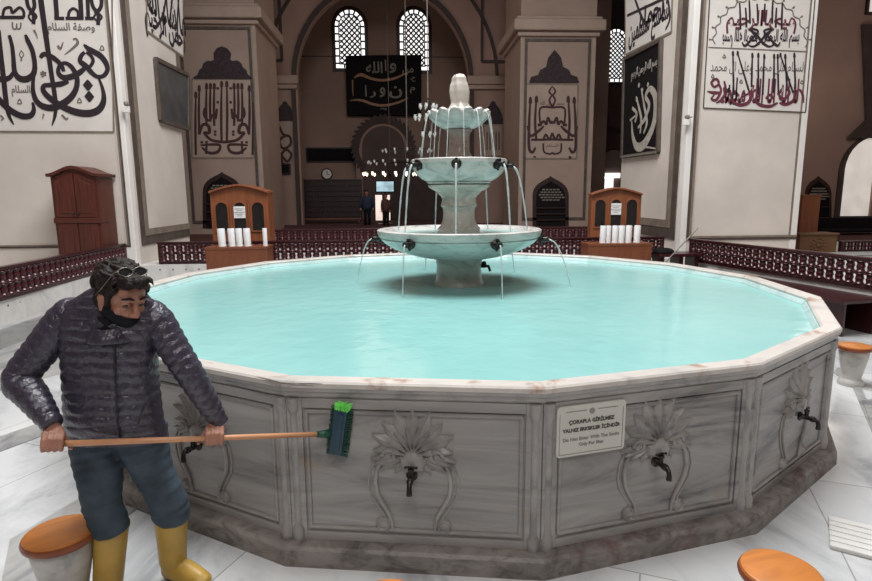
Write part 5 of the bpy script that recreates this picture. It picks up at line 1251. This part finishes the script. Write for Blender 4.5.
for i in range(150):
    th = rnd.uniform(0, 2*PI); ph = rnd.uniform(.05, 1.25); q = V((.088*math.sin(ph)*math.cos(th), -.03+.106*math.sin(ph)*math.sin(th), .052+.092*math.cos(ph)))
    d = V((rnd.uniform(-.7, .7), -.9 if q.y < .03 else .5, rnd.uniform(-.1, .25)-.5*(q.z < .08))); d.normalize(); nrm = (q-V((0, -.03, .045))).normalized(); d = (d-nrm*d.dot(nrm)).normalized()
    mb.tube([HM @ (q-d*.03), HM @ (q+nrm*rnd.uniform(.002, .012)), HM @ (q+d*.03+nrm*rnd.uniform(.0, .014)), HM @ (q+d*.055+nrm*rnd.uniform(-.006, .010))], [.004, .0085, .0075, .002], 6)
for i in range(11):
    x = -.05+.010*i; mb.tube([HM @ V((x, .055, .105)), HM @ V((x*1.05, .100, .116+.010*math.sin(i*2.1))), HM @ V((x*1.1, .122+.006*math.sin(i*3.1), .098+.014*math.sin(i*1.7)))], [.012, .010, .002], 6)
hair = remesh(mb, 'hair', 'hair', man, .0042, 0)
# --- mask pulled down under the chin
mb = MB(); rows = []
for j in range(7):
    v_ = j/6; zz = -.056-.052*v_; row = []
    for i in range(21):
        a = PI*(i/20); x = math.cos(a); bulge = .002+.008*math.sin(PI*v_)
        rx, ry = .071-.010*v_**2, .107-.012*v_**2
        row.append(mb.bm.verts.new(HM @ V((x*(rx+bulge), -.012+math.sin(a)*(ry+bulge)-.01*v_, zz+.030*x*x+(.006 if j == 0 else 0)))))
    rows.append(row)
for A, B in zip(rows, rows[1:]):
    for i in range(20): mb.bm.faces.new((A[i], A[i+1], B[i+1], B[i]))
o = mb.build('face_mask', 'mask_black', man, smooth='all'); sd = o.modifiers.new('thick', 'SOLIDIFY'); sd.thickness = .004; sd.offset = 1
mb = MB()
for s in (-1, 1): mb.tube([HM @ V((s*.068, -.008, -.045)), HM @ V((s*.080, -.022, -.045)), HM @ V((s*.088, -.034, -.015)), HM @ V((s*.086, -.028, .018))], .002, 6)
mb.build('ear_loop', 'mask_black', o)
mb = MB(); mb.tube([HM @ V((0, .020, -.085)), HM @ V((0, .006, -.115)), neck0+ZV*.02, neck0-ZV*.05], [.060, .064, .070, .078], 20)
mb.build('neck_mask_shade', 'mask_black', man, smooth='all')  # black tube for the mask plus painted-in shade under the chin
# --- sunglasses pushed up on the hair
GM_ = HM @ Matrix.Translation((0, .052, .136)) @ Matrix.Rotation(math.radians(40), 4, 'X') @ Matrix.Diagonal((.84, .84, .84, 1))
sg = MB()
def lens_outline(s): return [(s*.036+.031*math.cos(2*PI*i/24)*(1+.10*math.cos(2*PI*i/24*2)), .023*math.sin(2*PI*i/24)) for i in range(24)]
for s in (-1, 1):
    pts = [GM_ @ V((x, .006-.25*abs(x)**1.6, y)) for x, y in lens_outline(s)]; sg.tube(pts+[pts[0]], .0022, 6, caps=False)
    sg.tube([GM_ @ V((s*.067, .0, .008)), GM_ @ V((s*.080, -.02, .006)), HM @ V((s*.094, .0, .045)), HM @ V((s*.095, -.03, .012))], .0022, 6)
sg.tube([GM_ @ V((-.010, .008, .006)), GM_ @ V((0, .010, .010)), GM_ @ V((.010, .008, .006))], .003, 6)
sgo = sg.build('sunglasses', 'frame_metal', man, smooth='all'); sgo['label'] = 'dark sunglasses pushed up on his hair'
for s in (-1, 1): MB().prism(lens_outline(s), .002, GM_ @ Matrix.Rotation(PI/2, 4, 'X') @ Matrix.Translation((0, 0, -.003))).build('lens', 'lens_dark', sgo)
# --- quilted jacket: torso
rows = [(440, 69, 168, 2.83, .135), (428, 65.5, 166, 2.81, .150), (415, 64.5, 163.5, 2.79, .150), (390, 64, 161, 2.77, .148), (365, 62.5, 159.5, 2.75, .148), (345, 60, 161, 2.74, .145), (328, 57, 164, 2.73, .135), (314, 58, 163, 2.725, .115), (303, 68, 155, 2.71, .098), (295, 82, 146, 2.69, .086), (288, 93, 138, 2.675, .078)]
ys = []; q = cat(rows, 14); NSEG = 44; mb = MB(); rings = []; front = []
for (py, xa, xb, d, dep) in q:
    c = P((xa+xb)/2, py, d); w = ((xb-xa)/2-4*min(1, max(0, (py-300)/30)))*d/F; ph = (py-288)/10.2; puff = .0085*(abs(math.sin(PI*ph))**.55-.75)
    ring = []
    for j in range(NSEG):
        a = 2*PI*j/NSEG; ca, sa = math.cos(a), math.sin(a); x = math.copysign(abs(ca)**.82, ca); y = math.copysign(abs(sa)**.82, sa)
        dy = .006*math.sin(a*3+py*.05)+.003*math.sin(a*11+py*.6)
        ring.append(mb.bm.verts.new(c+RR*x*(w+puff*.6)+(-F0)*y*(dep+puff+dy)))
    front.append((c+(-F0)*(dep+puff+.004)+RR*.10)); rings.append(ring)
for A, B in zip(rings, rings[1:]):
    for j in range(NSEG): mb.bm.faces.new((A[j], A[(j+1) % NSEG], B[(j+1) % NSEG], B[j]))
mb.bm.faces.new(rings[0][::-1]); mb.bm.faces.new(rings[-1])
# sleeves
def sleeve(js, n=16):
    pts = cat([(*p, r) for p, r in js], n); acc = 0; P3 = []; R3_ = []; prev = None
    for t in pts:
        p = V(t[:3]); acc += (p-prev).length if prev else 0; prev = p; P3.append(p); R3_.append(t[3]+.0075*(abs(math.sin(PI*acc/.044))**.6-.7))
    mb.tube(P3, R3_, 22)
sleeve([(shL+RR*.07+ZV*.0, .070), (shL-RR*.0-ZV*.0, .083), (shL.lerp(elL, .5)-RR*.008, .078), (elL, .073), (elL.lerp(wrL, .35), .070), (elL.lerp(wrL, .72), .058), (elL.lerp(wrL, .98), .048), (elL.lerp(wrL, 1.12), .043)], 14)
sleeve([(shR-RR*.07, .070), (shR+RR*.005, .080), (shR.lerp(elR, .5)+RR*.006, .072), (elR, .066), (elR.lerp(wrR, .40), .060), (elR.lerp(wrR, .75), .054), (elR.lerp(wrR, 1.0), .047), (elR.lerp(wrR, 1.18), .042)], 14)
jk = mb.build('jacket', 'jacket', man, smooth='all')
zs = front[6:-14]; MB().tube(zs, .0055, 6, flat=.8).build('zipper', 'jacket_dark', jk, smooth='all')
mb = MB(); cc = P(115, 334, 2.68); rg = []
for (dz, k_, dd) in ((-.030, 1.16, .0), (.0, 1.05, .0), (.022, 1.0, -.002), (.045, .99, -.006), (.052, .94, -.008), (.045, .88, -.006)):
    rg.append([mb.bm.verts.new(cc+RR*(.100*k_*math.cos(2*PI*i/36))+(-F0)*(.118*k_*math.sin(2*PI*i/36)+dd)+(-DD)*(dz-.024*max(0, math.sin(2*PI*i/36))**2*(1 if dz > 0 else .3))) for i in range(36)])
for A, B in zip(rg, rg[1:]):
    for i in range(36): mb.bm.faces.new((A[i], A[(i+1) % 36], B[(i+1) % 36], B[i]))
o = mb.build('collar', 'jacket', jk, smooth='all'); sd = o.modifiers.new('thick', 'SOLIDIFY'); sd.thickness = .008
for x0, x1, y0, y1 in ((80, 90, 396, 424), (148, 138, 396, 424)): MB().tube([P(x0, y0, 2.655), P((x0+x1)/2, (y0+y1)/2, 2.645), P(x1, y1, 2.655)], [.003, .006, .003], 6).build('pocket_seam', 'jacket_dark', jk, smooth='all')
# --- jeans
mb = MB()
def leg(rows_, ph0):
    pts = cat(rows_, 10); Pp = []; Rr = []
    for i, (x0, x1, y, d) in enumerate(pts):
        Pp.append(P((x0+x1)/2, y, d)); Rr.append((x1-x0)/2*d/F*(1+.020*math.sin(y*.55+ph0)+.014*math.sin(y*1.25+ph0*2)+(.035*math.sin(y*1.1) if y > 500 else 0)))
    mb.tube(Pp, Rr, 24)
leg([(70, 120, 430, 2.86), (73, 120, 450, 2.86), (76, 121, 465, 2.855), (80, 121, 482, 2.84), (83, 120, 500, 2.82), (87, 122, 512, 2.82), (91, 127, 522, 2.82), (95, 128, 531, 2.83)], 0)
leg([(112, 166, 430, 2.88), (121, 168, 447, 2.89), (129, 170, 462, 2.90), (138, 175, 478, 2.91), (146, 181, 492, 2.92), (150, 187, 504, 2.94), (153, 189, 512, 2.95), (155, 187, 520, 2.96)], 1.7)
mb.tube([P(117, 420, 2.86), P(118, 432, 2.87), P(121, 442, 2.89)], [.20, .19, .10], 20, up=RR, flat=.62)
jeans = remesh(mb, 'jeans', 'denim', man, .008, 2)
# --- yellow rubber boots
def boot(top, rtop, ank, rank, sole, fdir, name='boot'):
    mb = MB(); f = V(fdir).normalized(); heel = V((sole.x, sole.y, 0))-f*.05; toe = heel+f*.285; mid = heel+f*.15
    n_ = 12; pts = cat([(*top, rtop), (*top.lerp(ank, .35), rtop*.94), (*top.lerp(ank, .75), rank*1.04), (*ank, rank), (*(heel+f*.05+ZV*.06), rank*.80)], 6)
    mb.tube([V(p[:3]) for p in pts], [p[3] for p in pts], 22)
    mb.tube([heel+ZV*.05, heel+f*.05+ZV*.062, heel+f*.11+ZV*.066, heel+f*.17+ZV*.056, heel+f*.225+ZV*.047, heel+f*.265+ZV*.042], [.044, .056, .060, .055, .047, .028], 18, up=f.cross(ZV), flat=1.0)
    mb.ball(heel+f*.215+ZV*.044, (.056, .056, .040), 16, 10); mb.ball(heel+f*.01+ZV*.055, (.048, .048, .055), 16, 10)
    o = remesh(mb, 'boot', 'rubber_yellow', man, .006, 3)
    mb = MB(); s_ = f.cross(ZV); out = []
    for i in range(28):
        a = 2*PI*i/28; u_ = .115+.150*math.cos(a); wv_ = (.046+.012*math.cos(a-.4))*math.sin(a); out.append(heel+f*u_+s_*wv_)
    mb.prism([(p.x, p.y) for p in out], .022); mb.build('sole', 'rubber_sole', o, bev=.004)
    mb = MB(); ax = (top-ank).normalized(); x = RR; mb.tube([top-ax*.012, top+ax*.004], rtop+.004, 24); mb.build('top_band', 'rubber_yellow', o, smooth='all'); return o
bl = P(111, 524, 2.84); boot(bl, .081, foot_l+ZV*.12-R0*.005, .068, foot_l, -FH*.9+R0*.25)
br_ = P(170.5, 514, 2.955); boot(br_, .081, foot_r+ZV*.12-R0*.01, .068, foot_r, -FH*.35+R0*.85)
# ================================================================== THE LONG BRUSH
BT = S1; sb = empty('scrubbing_brush', 'long wooden-handled green and blue scrubbing brush held against the basin panel', 'brush', (BT.x, BT.y, BT.z))
MB().tube([S0, S0.lerp(S1, .5), S1], [.0135, .0135, .0130], 14).build('handle', 'wood_stick', sb, smooth='all')
bx_ = V((MP[0][0], MP[1][0], MP[2][0])); bn_ = V((MP[0][2], MP[1][2], MP[2][2]))
up_ = (ZV+bx_*.16).normalized(); sd_ = up_.cross(bn_).normalized()
if sd_.dot(bx_) < 0: sd_ = -sd_
BM_ = lookM(BR+bx_*.005, sd_, up_, bn_)
mb = MB(); mb.tube([S1-SA*.055, S1-SA*.02, S1+SA*.012], [.016, .020, .025], 12); mb.build('socket', 'brush_green', sb, smooth='all')
mb = MB(); mb.box((-.036, -.135, -.010), (.036, .135, .022), BM_, bev=.012); mb.box((-.012, -.10, .020), (.020, .10, .030), BM_, bev=.005); mb.build('brush_block', 'brush_blue', sb, smooth=True)
rnd = random.Random(11)
def tufts(name, mat, cells, r=.0034):
    mb = MB()
    for (x, y, dx, dy) in cells:
        p = BM_ @ V((x, y, -.006)); e = BM_ @ V((x+dx+rnd.uniform(-.004, .004), y+dy+rnd.uniform(-.004, .004), -.036+rnd.uniform(0, .012)))
        mb.tube([p, (p+e)/2+bn_*.006, e], [r, r, r*.8], 5)
    return mb.build(name, mat, sb)
tufts('bristles', 'brush_green', [(x*.0075, y*.0085, x*.0042, y*.0012) for x in range(-5, 6) for y in range(-16, 12)])
mb = MB()
for i in range(34):
    x = -.036+.072*(i % 17)/16; y0 = .105+(.018 if i >= 17 else 0); p = BM_ @ V((x*.8, y0, .012)); e = BM_ @ V((x*1.25+.012, y0+.040+rnd.uniform(-.006, .008), .020+rnd.uniform(-.008, .008)))
    mb.tube([p, p.lerp(e, .5)+bn_*.008, e], [.0030, .0030, .0024], 5)
mb.build('lime_bristles', 'bristle_lime', sb)['label'] = 'bright lime green bristles'
for s in (-1, 1):
    mb = MB()
    for i in range(20): y = -.13+.26*i/19; p = BM_ @ V((s*.030, y, .004)); e = BM_ @ V((s*.056+rnd.uniform(-.005, .005), y+rnd.uniform(-.006, .006), -.008)); mb.tube([p, p.lerp(e, .5)+bn_*.004, e], [.0036, .0036, .0028], 5)
    mb.build('bristle_fringe', 'brush_green', sb)
